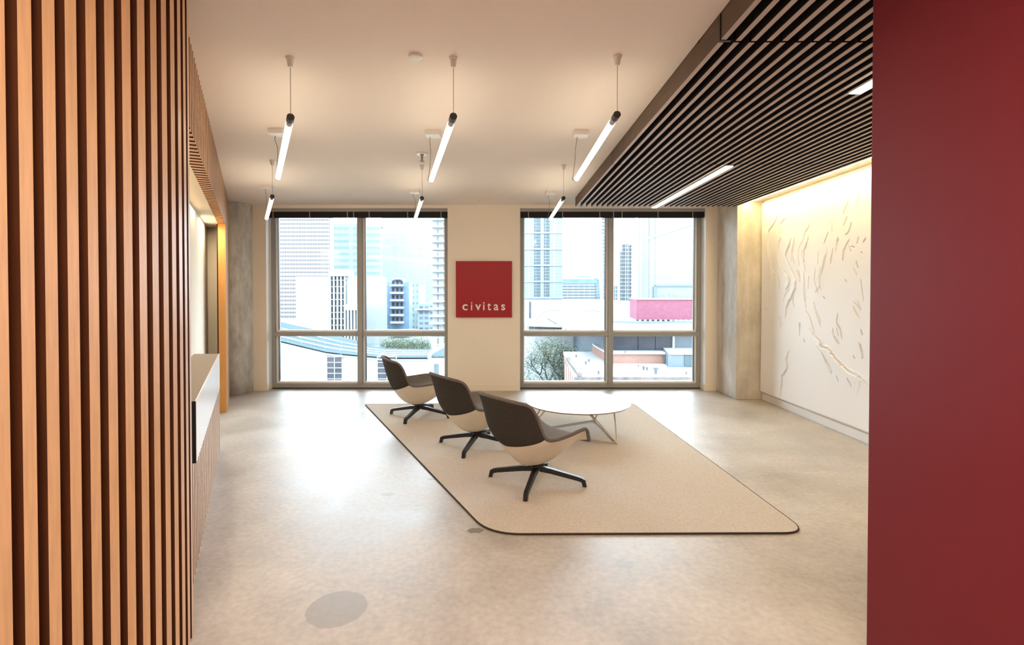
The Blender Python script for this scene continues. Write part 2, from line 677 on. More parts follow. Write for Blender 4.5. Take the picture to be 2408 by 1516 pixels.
def slat(q, s_pt, t, nrm, z0, z1, depth=SD, dark=False, SW=SW, bot=1):
    """slat with front face centre at s_pt, tangent t, outward normal nrm"""
    o = Vector(s_pt) - t * SW / 2 - nrm * depth
    o.z = z0
    q.obox(o, t * SW, nrm * depth, (0, 0, z1 - z0))
    if dark:      # gap shade painted on the edges: every face but the front one
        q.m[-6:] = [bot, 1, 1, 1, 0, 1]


Y_OPEN0, Y_CTR1, Y_LOW1, Y_JAMB, HZ = 2.62, 4.62, 5.02, 6.56, 2.485
cs = math.cos(AW)
wl = MB()
y = 2.36
k = 0
while y < 7.98:
    P = LW(y)
    if y < Y_JAMB:
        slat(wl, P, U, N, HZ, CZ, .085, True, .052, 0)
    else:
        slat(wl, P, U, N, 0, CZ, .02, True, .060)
    y += PITCHS * cs
wlb = MB()


def lbox(q, ya, yb, off0, off1, z0, z1, mi=0):
    a = LW(ya, off0, z0)
    b_ = LW(yb, off0, z0)
    q.obox(a, b_ - a, N * (off1 - off0), (0, 0, z1 - z0), mi)


lbox(wlb, 2.33, Y_JAMB, -.085, -.04, HZ + .05, CZ)
lbox(wlb, Y_JAMB + .02, 7.99, -.10, -.018, 0, CZ)
# curved run towards the camera
RC = 1.5 * .86
KN = .86         # the curved run stands a little proud of the straight wall
p0 = Vector((KN * (-.32 - .506 * 2.75), KN * 2.75, 0))
path = []
s = 0
ds = .002
ph = AW
P = Vector(p0)
while P.y > -3.9:
    path.append((s, P.copy(), ph))
    P = P + Vector((math.sin(ph), -math.cos(ph), 0)) * ds
    s += ds
    ph = max(AW - s / RC, 0)


def at_s(v):
    i = min(int(v / ds), len(path) - 1)
    return path[i]


sl0 = .158 * KN
pc = .0882 * KN
k = 0
while True:
    sc_ = sl0 + pc * k - pc + pc * .26
    k += 1
    if sc_ < .08 * KN:
        continue
    if sc_ > path[-1][0] - .05:
        break
    _, P, ph = at_s(sc_)
    t = Vector((-math.sin(ph), math.cos(ph), 0))
    nn = Vector((math.cos(ph), math.sin(ph), 0))
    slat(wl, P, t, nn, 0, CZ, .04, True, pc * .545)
bk = [at_s(v) for v in np.arange(.085, path[-1][0], .05)]
front = [P - Vector((math.cos(ph), math.sin(ph), 0)) * .042 for _, P, ph in bk]
back = [P - Vector((math.cos(ph), math.sin(ph), 0)) * .10 for _, P, ph in bk]
wlb.prism([(p.x, p.y) for p in front] + [(p.x, p.y) for p in back[::-1]], 0, CZ)
wall_left = struct(wlb.build('wall_left', M['wooddark']))
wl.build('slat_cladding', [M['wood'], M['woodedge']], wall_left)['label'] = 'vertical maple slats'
q = MB()
lbox(q, Y_JAMB, Y_JAMB + .02, -.085, .001, 0, HZ)
lbox(q, Y_JAMB + .02, Y_JAMB + .06, -.042, .001, 0, HZ)
struct(q.build('trim_2', M['amber']))
# space behind the opening
q = MB()
lbox(q, 2.35, 6.95, -.236, -.085, HZ, HZ + .06)
lbox(q, 2.35, 7.0, -.36, -.236, 0, HZ + .06)
lbox(q, 2.28, 2.345, -.36, -.09, 0, HZ + .06)  # unseen end wall added to stop sky light leaking in
a = LW(6.9, -.236)
q.box(a.x - .2, -3.93, 6.92, 7.0, 0, HZ + .02)
struct(q.build('wall_reception', M['cream']))
q = MB()      # unseen shell added on the left to block stray sky light
for (ax, ay), (bx_, by_) in (((-2.2, -4.2), (-2.2, 1.5)), ((-2.2, 1.5), (-5.2, 7.5)), ((-5.2, 7.5), (-5.2, 8.36))):
    d_ = Vector((bx_ - ax, by_ - ay, 0))
    nn = Vector((-d_.y, d_.x, 0)).normalized() * .12
    q.obox((ax, ay, -.3), d_ + d_.normalized() * .05, nn, (0, 0, CZ + .6))
struct(q.build('wall_light_block', M['white']))
a = LW(4.1, -.19, HZ - .03)
area('reception_lamp', a, (0, 0, AW), .08, 3.0, 4.0, (1, .80, .5))
a = LW(6.2, -.19, HZ - .03)
area('reception_lamp', a, (0, 0, AW), .08, .6, 6, (1, .84, .58))

# counter
ctr = empty('reception_counter', LW(3.6))
tag(ctr, 'reception counter with taupe top, white fascia and slatted wooden front in the wall opening', 'counter')


def local(q, name, m_, parent, **kw):
    o = parent.matrix_world.translation if False else parent.location
    q.v = [(v[0] - o[0], v[1] - o[1], v[2] - o[2]) for v in q.v]
    return q.build(name, m_, parent, **kw)


q = MB()
a0, a1 = LW(2.612, .019, 1.0), LW(Y_CTR1, .019, 1.0)
b1 = LW(Y_CTR1, -.228, 1.0)
b0 = LW(2.70, -.228, 1.0)
q.prism([(a0.x, a0.y), (a1.x, a1.y), (b1.x, Y_CTR1), (b0.x, b0.y)], .985, 1.02)
local(q, 'countertop', M['countertop'], ctr)
q = MB()
lbox(q, 2.612, Y_CTR1, .0195, .028, .695, 1.021)
lbox(q, 2.612, Y_CTR1, .002, .0195, .695, .984)
local(q, 'fascia', M['fascia'], ctr, bevel=.002)
q = MB()
lbox(q, 2.60, 2.611, -.03, .026, .695, 1.021)
local(q, 'fascia_end', M['blind'], ctr)
q = MB()
y = 2.34
while y < Y_LOW1 - .05:
    zt = .69 if y < Y_CTR1 - .02 else .76
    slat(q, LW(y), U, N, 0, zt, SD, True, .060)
    y += PITCHS * cs
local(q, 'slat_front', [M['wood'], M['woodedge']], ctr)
q = MB()
lbox(q, 2.60, Y_CTR1, -.225, -.046, 0, .98)
lbox(q, 2.32, 2.598, -.12, -.046, 0, .69)
lbox(q, Y_CTR1 + .002, Y_LOW1 - .02, -.12, -.042, 0, .76)
local(q, 'counter_body', M['wooddark'], ctr)
q = MB()
lbox(q, Y_CTR1 + .002, Y_LOW1, -.12, .004, .765, .79)
lbox(q, Y_LOW1 - .02, Y_LOW1, -.12, .004, 0, .765)
local(q, 'end_panel', M['trimwhite'], ctr)

# columns
q = MB()
q.lathe([(.30, 0), (.30, CZ)], (0, 0, 0), 48)
c = q.build('concrete_column', M['concL'], smooth=False, loc=(-4.29, 7.92, 0))
for p in c.data.polygons:
    p.use_smooth = abs(p.normal.z) < .5
tag(c, 'round grey concrete column at the corner of the slatted wall and the windows', 'column')
q = MB()
q.box(0, XR - 3.465 + .018, 0, BW - 7.34 - .002, 0, CZ)
c = q.build('concrete_column', M['concR'], bevel=.008, loc=(3.465, 7.34, 0))
tag(c, 'square rough concrete column between the right window and the white relief mural', 'column')

# ---- relief mural
strokes = [
    (1.0, [(455, 140), (425, 200), (400, 240), (395, 310), (400, 385)]), (.8, [(408, 350), (412, 420), (435, 470)]),
    (1.2, [(495, 165), (465, 200), (462, 270), (450, 330), (455, 400), (470, 450)]),
    (1.2, [(515, 285), (512, 320), (492, 370), (515, 430), (525, 465)]), (2.6, [(485, 455), (510, 480), (515, 520), (495, 560)]),
    (2.4, [(520, 440), (548, 500), (545, 550), (525, 600), (505, 640), (492, 710)]), (1.8, [(445, 470), (458, 510), (455, 555)]),
    (1, [(485, 620), (490, 585), (520, 550)]), (1, [(560, 450), (570, 480), (572, 515)]), (1, [(540, 560), (535, 620), (545, 650)]),
    (.6, [(560, 380), (565, 330), (590, 270), (605, 200)]), (1, [(618, 170), (615, 215), (598, 245), (595, 270)]), (1.2, [(630, 10), (640, 60)]),
    (.9, [(740, 20), (742, 60)]), (.8, [(590, 450), (600, 560), (605, 620)]), (.7, [(600, 410), (580, 360), (605, 320), (615, 260)]),
    (1.2, [(650, 620), (660, 660), (680, 700), (690, 740)]), (1, [(605, 665), (630, 700), (645, 750), (660, 790)]),
    (3.4, [(630, 765), (660, 800), (690, 830), (700, 860), (740, 880), (770, 920), (800, 950), (830, 980), (860, 1000), (900, 1020), (930, 1050), (1000, 1130)]),
    (2.0, [(520, 880), (505, 930), (510, 980), (485, 1020), (480, 1070), (472, 1140)]), (1.4, [(700, 890), (720, 930), (745, 970), (755, 1010)]),
    (1.2, [(780, 1020), (790, 1050)]), (1.1, [(840, 1030), (865, 1080)]), (1.5, [(785, 680), (780, 730), (800, 770), (808, 820)]),
    (1, [(755, 760), (765, 810), (790, 850)]), (1, [(710, 360), (695, 430), (690, 470)]), (.8, [(735, 400), (745, 360), (750, 330)]),
    (1.2, [(780, 280), (770, 310), (768, 350)]), (1.2, [(840, 280), (820, 320), (808, 360), (806, 400)]), (1.2, [(890, 270), (880, 310)]),
    (1.2, [(850, 190), (835, 240), (815, 260)]), (1, [(830, 75), (800, 150)]), (1, [(805, 210), (825, 160)]), (1.5, [(880, 400), (890, 440)]),
    (1.3, [(905, 350), (912, 365)]), (1.2, [(865, 640), (885, 680), (905, 710)]), (.8, [(870, 620), (910, 660)]), (1.4, [(910, 770), (920, 800)]),
    (1.2, [(910, 850), (920, 900), (920, 930)]), (1, [(440, 700), (465, 720), (470, 760)]), (1, [(595, 820), (605, 840)]), (.8, [(570, 730), (575, 800)]),
    (.8, [(655, 570), (680, 530), (670, 470)]), (.9, [(820, 500), (830, 515)]), (1.1, [(870, 910), (880, 930)]), (1.2, [(378, 665), (387, 650)]),
    (.7, [(740, 180), (745, 240)]), (.9, [(700, 590), (715, 605)]), (1, [(412, 500), (412, 560), (415, 575)]), (.8, [(850, 320), (870, 325)]),
    (.7, [(690, 560), (680, 500), (700, 440), (720, 330)]), (.7, [(540, 420), (528, 360), (540, 290)]), (1.1, [(930, 275), (915, 300)]),
]
YM0, YM1, ZM0, ZM1 = 2.03, 7.335, .108, 2.914
gy = np.concatenate([np.linspace(YM0, 5.0, 220)[:-1], np.linspace(5.0, YM1, 860)])
NY, NZ = len(gy), 720
gz = np.linspace(ZM0, ZM1, NZ)
GY, GZ = np.meshgrid(gy, gz)
rng = np.random.RandomState(4)
Hh = np.zeros_like(GY)
# broad folds
for _ in range(14):
    a, kx, kz, p_ = rng.uniform(.0008, .002), rng.uniform(.6, 2.4), rng.uniform(.5, 2), rng.uniform(0, 6.3)
    Hh += a * np.sin(kx * GY + kz * GZ + p_)


def add_stroke(wt, pts):
    global Hh
    best = np.full(GY.shape, 9.0)
    sgn = np.zeros(GY.shape)
    tt = np.zeros(GY.shape)
    L = len(pts) - 1
    y0, y1 = min(p[0] for p in pts) - .35, max(p[0] for p in pts) + .35
    z0, z1 = min(p[1] for p in pts) - .3, max(p[1] for p in pts) + .3
    iy = (gy >= y0) & (gy <= y1)
    iz = (gz >= z0) & (gz <= z1)
    if not iy.any() or not iz.any():
        return
    sub = np.ix_(iz, iy)
    Y, Z = GY[sub], GZ[sub]
    be, sg, t_ = best[sub], sgn[sub], tt[sub]
    for i in range(L):
        (ay, az), (by, bz) = pts[i], pts[i + 1]
        dy, dz = by - ay, bz - az
        l2 = dy * dy + dz * dz + 1e-9
        u = np.clip(((Y - ay) * dy + (Z - az) * dz) / l2, 0, 1)
        d = np.hypot(Y - ay - u * dy, Z - az - u * dz)
        m_ = d < be
        be = np.where(m_, d, be)
        sg = np.where(m_, np.sign(dy * (Z - az) - dz * (Y - ay)), sg)
        t_ = np.where(m_, (i + u) / L, t_)
    A = .0065 * wt ** .75
    taper = np.clip(np.minimum(t_, 1 - t_) * 5, .12, 1)
    LL = sum(math.hypot(pts[i + 1][0] - pts[i][0], pts[i + 1][1] - pts[i][1]) for i in range(L))
    sh = min(1, LL / .45)
    A *= sh
    w1, w2 = .007 + .004 * wt, (.05 + .02 * wt) * (.35 + .65 * sh)
    jit = 0
    prof = np.where(sg > 0, np.exp(-(be / w2) ** 1.3), np.exp(-(be / w1) ** 2))
    gw = .0042 + .0027 * wt
    Hh[sub] += taper * (A * prof - .024 * wt ** .5 * np.exp(-(be / gw) ** 4))


for wt, pz in strokes:
    pts = []
    for zx, zy in pz:
        px, py = 1640 + zx / 2.298, 440 + zy / 2.298
        yy = XR * FPX / (px - 1180)
        pts.append((yy, EYE - (py - 685) * yy / FPX))
    # round the line off and let it waver like a ripple in sand
    n_ = len(pts)
    fine = []
    for i in range(n_ - 1):
        p0_, p1_, p2_, p3_ = (Vector(pts[max(i - 1, 0)]), Vector(pts[i]), Vector(pts[i + 1]), Vector(pts[min(i + 2, n_ - 1)]))
        for t_ in (0, .25, .5, .75):
            fine.append(.5 * ((2 * p1_) + (p2_ - p0_) * t_ + (2 * p0_ - 5 * p1_ + 4 * p2_ - p3_) * t_ * t_ + (3 * p1_ - p0_ - 3 * p2_ + p3_) * t_ ** 3))
    fine.append(Vector(pts[-1]))
    jl = min(1, (Vector(pts[0]) - Vector(pts[-1])).length / .8)
    fine = [(p.x + rng.normal() * .006 * jl, p.y + rng.normal() * .004 * jl) for p in fine]
    add_stroke(wt, fine)
for pz in ([(1080, 300), (1060, 360), (1035, 430), (1030, 480)], [(1110, 290), (1085, 420), (1080, 520)], [(1240, 290), (1200, 400), (1190, 520), (1215, 620)], [(1150, 380), (1140, 470), (1155, 560)],
           [(1440, 190), (1440, 260)], [(1410, 250), (1370, 360)], [(1320, 420), (1320, 550)], [(1300, 560), (1290, 680), (1330, 800)], [(1345, 560), (1340, 640), (1350, 720)], [(1385, 480), (1370, 540)],
           [(1450, 440), (1435, 540)], [(1550, 400), (1545, 500)], [(1640, 570), (1680, 640)], [(1240, 640), (1235, 760)], [(1190, 700), (1200, 820), (1225, 940)], [(1260, 1010), (1290, 1110)], [(1310, 960), (1360, 1100)],
           [(1440, 1120), (1500, 1200), (1530, 1250)], [(1300, 1230), (1370, 1310), (1450, 1500)], [(1500, 1090), (1520, 1180)], [(1680, 860), (1720, 950)], [(1600, 380), (1620, 430)], [(1700, 1230), (1730, 1340)],
           [(980, 1000), (1000, 1100)], [(1170, 1050), (1165, 1180)], [(890, 500), (900, 620), (905, 760)], [(1130, 580), (1160, 700)], [(1480, 340), (1500, 300)]):
    pts = []
    for zx, zy in pz:
        px, py = 1580 + zx / 3.7625, 478 + zy / 3.7625
        yy = XR * FPX / (px - 1180)
        pts.append((yy, EYE - (py - 685) * yy / FPX))
    add_stroke(.55, pts)
for _ in range(60):      # small flecks over the hidden near part and the rest
    yy, zz = rng.uniform(YM0, YM1), rng.uniform(.5, 2.8)
    if yy > 5.0 and rng.rand() < .8:
        continue
    an = rng.uniform(-.5, .5)
    l = rng.uniform(.08, .30)
    add_stroke(rng.uniform(.4, .9), [(yy, zz), (yy + math.sin(an) * l, zz - math.cos(an) * l)])
edge = np.minimum.reduce([GY - YM0, YM1 - GY, GZ - ZM0, ZM1 - GZ])
Hh *= np.clip(edge / .03, 0, 1)
Hh -= Hh.min() * np.clip(edge / .03, 0, 1)
vv = np.stack([XR - Hh - .0005, GY, GZ], -1).reshape(-1, 3)
idx = (np.arange(NZ - 1)[:, None] * NY + np.arange(NY - 1)[None]).ravel()
ff = np.stack([idx, idx + NY, idx + NY + 1, idx + 1], -1)
q = MB()
q.v = [tuple(p) for p in (vv - np.array([XR, 4.7, ZM0])).tolist()]
q.f = [tuple(p) for p in ff.tolist()]
q.m = [0] * len(q.f)
mo = empty('relief_mural', (XR, 4.7, ZM0))
tag(mo, 'large white sculpted relief panel with wavy ridges covering the right wall', 'wall relief')
q.build('relief_surface', M['mural'], mo, smooth=True)
q = MB()
q.box(.0015, .0195, YM0 - 4.7 + .002, YM1 - 4.7 - .002, 0, ZM1 - ZM0)
q.build('relief_backing', M['white'], mo)

# cove strip light
q = MB()
q.box(-.02, .02, -2.6, 2.6, -.018, 0)
c = q.build('cove_light', M['whitemetal'], loc=(3.605, 4.72, 2.93))
tag(c, 'warm glowing cove light strip running above the white relief mural', 'light')
q = MB()
q.box(-.016, .016, -2.59, 2.59, -.024, -.0185)
q.build('diffuser', M['cove'], c)

# ---- dark slatted ceiling
SX0, SX1, SP = 1.090, 3.455, .0778
nsl = int((SX1 - SX0) / SP) + 1
mods = [(4.922, 7.39, 'dark slatted ceiling panel nearest the windows, holding the long glowing linear light'),
        (2.520, 4.906, 'dark slatted ceiling panel in the middle of its row, between the two cross joints'),
        (-3.6, 2.502, 'dark slatted ceiling panel nearest the camera, beyond the bracket at the near cross joint')]
slight = [(2.195, 2.235)]
for mi_, (ya, yb, lab) in enumerate(mods):
    root = empty('slatted_ceiling_panel', (SX0, (ya + yb) / 2, 2.85))
    cy = (ya + yb) / 2
    tag(root, lab, 'ceiling panel', 'dark slatted ceiling panels')
    for i in range(nsl):
        x0 = i * SP
        X = SX0 + x0
        y0, y1 = ya, yb
        if mi_ == 2 and X > 1.45:
            y0 = 2.05
        yy = y1
        q = MB()
        th = .026
        n_ = len(q.v)
        q.box(x0, x0 + th, y0 - cy, y1 - cy, .003, .125 if i else .135)
        q.box(x0, x0 + th, y0 - cy, y1 - cy, 0, .003, 1)
        # front end of the slat takes the painted lit tone too
        if mi_ == 0:
            q.box(x0, x0 + th, y1 - cy, y1 - cy + .003, 0, .125, 1)
        q.build('slat' if i else 'side_board', [M['walnut'] if i else M['walnutside'], M['walnutface']], root)
    for yc in (ya + .25, yb - .25, (ya + yb) / 2):
        if mi_ == 2 and yc > 2.0:
            continue
        q = MB()
        w = SX1 - SX0 if yc > 2.04 else .36
        q.box(0, w, yc - cy - .02, yc - cy + .02, .127, .17)
        q.build('cross_rail', M['plenum'], root)
    if mi_ == 2:
        q = MB()
        q.box(-.006, -.001, yb - cy - .012, yb - cy + .012, .0, .13)
        q.box(-.006, .05, yb - cy - .012, yb - cy + .004, -.004, -.0005)
        q.build('joint_bracket', M['black'], root)


def linear(xc, ya, yb, label):
    root = empty('linear_ceiling_light', (xc, (ya + yb) / 2, 2.8495))
    tag(root, label, 'light', 'linear lights in the dark slatted ceiling')
    h = (yb - ya) / 2
    q = MB()
    q.box(-.038, .038, -h, h, -.012, -.0005)
    q.build('housing', M['whitemetal'], root)
    q = MB()
    q.box(-.034, .034, -h + .004, h - .004, -.018, -.0125)
    q.build('diffuser', M['linear'], root)


linear(2.25, 4.93, 7.38, 'long glowing linear light set flush in the dark slatted ceiling, ending at the window wall')
linear(2.205, 2.06, 3.13, 'short glowing end of a linear light in the dark slatted ceiling beside the red wall')

# ---- pendant tube lights
ROSE = 'tube pendants hung in two rows under the pale ceiling'


def pendant(A, B, box, label):
    """A near end (x,y,z), B far end, box = (x,y) of the driver box on the ceiling"""
    A, B = Vector(A), Vector(B)
    root = empty('tube_pendant_light', (A.x, A.y, CZ))
    tag(root, label, 'pendant light', ROSE)
    o = Vector((A.x, A.y, CZ))
    d = (B - A).normalized()
    L = (B - A).length
    a = A - o
    R = .021
    q = MB()
    q.lathe([(.012, -.055), (.015, -.05), (.021, -.012), (.027, -.006), (.027, 0)], (0, 0, -.0005), 20)
    q.build('ceiling_rose', M['whitemetal'], root, smooth=False)
    q = MB()
    q.tube([(0, 0, -.056), (0, 0, a.z + R * .8)], .0022, 6)
    q.build('suspension_wire', M['bigwire'], root)
    q = MB()
    q.tube([a, a + d * .055], R + .001, 16)
    q.build('end_cap', M['blackplastic'], root)
    q = MB()
    q.tube([a + d * .056, a + d * .13], R - .003, 16)
    q.build('collar', M['bracket'], root)
    q = MB()
    q.tube([a + d * .131, a + d * (L - .03)], R, 20)
    q.build('glowing_tube', M['tube'], root)
    q = MB()
    q.tube([a + d * (L - .029), a + d * L], R + .001, 16)
    q.build('end_cap', M['whitemetal'], root)
    b_ = Vector((box[0], box[1], CZ)) - o
    q = MB()
    q.box(b_.x - .0, b_.x + .125, b_.y - .07, b_.y + .04, -.045, -.0005)
    q.build('driver_box', M['whitemetal'], root, bevel=.003)
    e_ = a + d * (L + .002)
    c0 = b_ + Vector((.035, .0, -.046))
    pts = [c0, c0 + Vector((-.004, 0, -.03)), Vector((e_.x - .004, e_.y + .01, c0.z - .09)), Vector((e_.x - .006, e_.y + .015, (c0.z + e_.z) / 2)),
           Vector((e_.x - .02, e_.y + .02, e_.z + .06)), Vector((e_.x - .03, e_.y + .02, e_.z + .01)), e_ + Vector((-.01, .012, -.01))]
    q = MB()
    q.tube(pts, .003, 6)
    q.build('power_cord', M['cord'], root)


def PT(px, py, y):
    return ((px - 1180) * y / FPX, y, EYE - (py - 685) * y / FPX)


def pend(pa, ya, pb, yb, bx, by, label):
    pendant(PT(*pa, ya), PT(*pb, yb), ((bx - 1180) * by / FPX, by), label)


pend((686, 277), 2.97, (655, 420), 4.33, 640, 4.30, 'glowing tube pendant of the near row hanging closest to the slatted wood wall')
pend((1067, 275), 2.97, (1014, 426), 4.38, 1003, 4.34, 'glowing tube pendant of the near row in the middle, beside the ceiling sprinkler')
pend((1450, 271), 2.95, (1354, 423), 4.38, 1347, 4.34, 'glowing tube pendant of the near row hanging closest to the dark slatted ceiling')
pend((642, 462), 5.28, (628, 514), 6.55, 620, 6.55, 'glowing tube pendant of the far row hanging closest to the slatted wood wall')
pend((993, 466), 5.48, (978, 512), 6.85, 966, 6.83, 'glowing tube pendant of the far row in front of the left window near the sign')
pend((1325, 466), 5.47, (1293, 516), 6.95, 1283, 6.93, 'glowing tube pendant of the far row in front of the right window')

# ---- ceiling fittings


def disc(px, py, r, label):
    y_ = FPX * (CZ - EYE) / (685 - py)
    x_ = (px - 1180) * y_ / FPX
    q = MB()
    q.lathe([(r * .55, -.016), (r * .9, -.014), (r, -.007), (r, 0)], (0, 0, 0), 28)
    o = q.build('ceiling_disc', M['whitemetal'], loc=(x_, y_, CZ - .0005))
    tag(o, label, 'ceiling fitting', 'small round ceiling covers')


disc(979, 134, .041, 'larger round cover on the pale ceiling between the near left and middle pendants')
disc(820, 459, .045, 'small round cover on the pale ceiling in front of the left window')
disc(1131, 474, .045, 'small dark-edged round cover on the ceiling above the red sign')
disc(1182, 457, .040, 'small round cover on the pale ceiling right of the one above the sign')
sp_y = FPX * (CZ - EYE) / (685 - 362)
sp = empty('ceiling_sprinkler', ((993 - 1180) * sp_y / FPX, sp_y, CZ))
tag(sp, 'white ceiling sprinkler head with a round plate behind the middle near pendant', 'sprinkler')
q = MB()
q.lathe([(.05, -.012), (.066, -.006), (.066, -.0005)], (0, 0, 0), 28)
q.build('escutcheon', M['whitemetal'], sp)
q = MB()
q.lathe([(.008, -.085), (.026, -.082), (.026, -.078), (.012, -.074), (.012, -.02), (.022, -.016), (.022, -.0125)], (0, 0, 0), 18)
q.build('sprinkler_head', M['bracket'], sp)

# ---- red sign
sg = empty('wall_sign', (-.287, BW, 2.0))
tag(sg, 'square red sign with white lettering on the beige pier between the windows', 'sign')
SX, SZ0, SZ1 = .449, 1.184, 2.084
q = MB()
q.box(-SX, SX, -.030, -.002, SZ0 - 2.0, SZ1 - 2.0)
q.build('sign_panel', M['signred'], sg, bevel=.002)
ML = mat('white_lettering', (.85, .80, .78), .4)


def glyph(ch):
    cu = bpy.data.curves.new('letter', 'FONT')
    cu.body = ch
    cu.size = .2
    cu.extrude = .004
    cu.offset = .0028
    to = bpy.data.objects.new('letter', cu)
    COL.objects.link(to)
    bpy.context.view_layer.update()
    me = bpy.data.meshes.new_from_object(to.evaluated_get(bpy.context.evaluated_depsgraph_get()))
    bpy.data.objects.remove(to)
    return me


# letter, left edge and right edge in metres from the panel's middle
for ch_, xa, xb in (('c', -.345, -.262), ('i', -.208, -.188), ('v', -.140, -.048), ('i', -.014, .008), ('t', .055, .110), ('a', .156, .232), ('s', .277, .338)):
    me = glyph(ch_)
    xs = [v.co.x for v in me.vertices]
    ysc = .094 / .100 * (.094 / .0935)
    f = (xb - xa) / (max(xs) - min(xs))
    for v in me.vertices:
        v.co = (xa + (v.co.x - min(xs)) * f, -v.co.z, v.co.y * .98)
    me.materials.clear()
    me.materials.append(ML)
    lo = bpy.data.objects.new('letter', me)
    COL.objects.link(lo)
    lo.parent = sg
    lo.location = (.002, -.035, 1.302 - 2.0)
    lo['label'] = 'white letter ' + ch_

# ---- rug
rp_ = [(-1.935, 7.01), (1.86, 7.12), (2.02, 3.262), (-.085, 3.245)]


def rounded(pts, rads, seg=8):
    out = []
    n = len(pts)
    for i in range(n):
        p = Vector(pts[i])
        a = (Vector(pts[i - 1]) - p).normalized()
        b_ = (Vector(pts[(i + 1) % n]) - p).normalized()
        r = rads[i]
        s_, e_ = p + a * r, p + b_ * r
        for k in range(seg + 1):
            t = k / seg
            out.append(tuple(s_ * (1 - t) ** 2 + p * 2 * t * (1 - t) + e_ * t * t))
    return out


rug = empty('rug', (.4, 5, 0))
tag(rug, 'large beige wool rug with rounded corners under the chairs and the table', 'rug')
q = MB()
out = rounded([(x - .4, y - 5) for x, y in rp_], [.06, .2, .16, .22])
q.prism(out, .001, .012)
q.build('rug_pile', M['rug'], rug, bevel=.003)
q = MB()
q.tube([(x, y, .007) for x, y in out + out[:1]], .0062, 6, cap=False)
q.build('rug_binding', M['rugedge'], rug)
RUGZ = .0145


# ---- lounge chairs
def interp(tab, t):
    ts = [r[0] for r in tab]
    return [float(np.interp(t, ts, [r[k] for r in tab])) for k in range(1, len(tab[0]))]


def smooth_tab(tab, n=60):
    """Catmull-Rom resample of (t, values...)"""
    ts = np.array([r[0] for r in tab])
    out = []
    for t in np.linspace(0, 1, n + 1):
        i = int(np.clip(np.searchsorted(ts, t) - 1, 0, len(ts) - 2))
        u = (t - ts[i]) / (ts[i + 1] - ts[i])
        row = [t]
        for k in range(1, len(tab[0])):
            p1, p2 = tab[i][k], tab[i + 1][k]
            h = ts[i + 1] - ts[i]
            m1 = (p2 - tab[i - 1][k]) / (ts[i + 1] - ts[i - 1]) * h if i > 0 else p2 - p1
            m2 = (tab[i + 2][k] - p1) / (ts[i + 2] - ts[i]) * h if i + 2 < len(ts) else p2 - p1
            row.append((2 * u**3 - 3 * u**2 + 1) * p1 + (u**3 - 2 * u**2 + u) * m1 + (-2 * u**3 + 3 * u**2) * p2 + (u**3 - u**2) * m2)
        out.append(row)
    return out


CO = smooth_tab([(0, -.455, .765), (.1, -.43, .66), (.2, -.405, .56), (.3, -.37, .455), (.4, -.315, .345), (.5, -.235, .24), (.6, -.135, .172), (.7, 0, .150), (.8, .13, .192), (.9, .245, .262), (1, .335, .325)])
CI = smooth_tab([(0, -.435, .762), (.1, -.405, .665), (.2, -.375, .57), (.3, -.34, .475), (.4, -.275, .395), (.5, -.18, .365), (.6, -.06, .362), (.7, .07, .372), (.8, .18, .385), (.9, .28, .380), (1, .345, .338)])
RI = smooth_tab([(0, -.385, .262, .745), (.07, -.330, .288, .715), (.15, -.285, .298, .650), (.25, -.245, .308, .550), (.35, -.200, .322, .465), (.45, -.115, .335, .446), (.6, .05, .338, .455), (.75, .19, .326, .466), (.88, .28, .303, .448), (1, .335, .282, .345)])


def shell_pt(Ct, t, q_, inner=False, off=0):
    cx, cz = interp(Ct, t)
    rx, ry, rz = interp(RI, t)
    s_ = -1 if q_ < 0 else 1
    a = abs(q_)
    if inner:
        f = min(1, max(0, (t - .25) / .25))
        y_ = (ry - .012) * ((1 - f) * math.sin(a * PI / 2) + f * a ** .92)
        k = a ** (1.8 + 1.6 * min(1, max(0, (t - .25) / .3)))
    else:
        f = min(1, max(0, (t - .25) / .3))
        f = f * f * (3 - 2 * f)
        y_ = ry * ((1 - f) * math.sin(a * PI / 2) + f * (.75 * a ** .85 + .25 * math.sin(a * PI / 2)))
        k = (1 - f) * (1 - math.cos(a * PI / 2)) + f * a ** 1.45
    return Vector((cx + (rx - cx) * k, s_ * y_, cz + (rz - cz) * k))


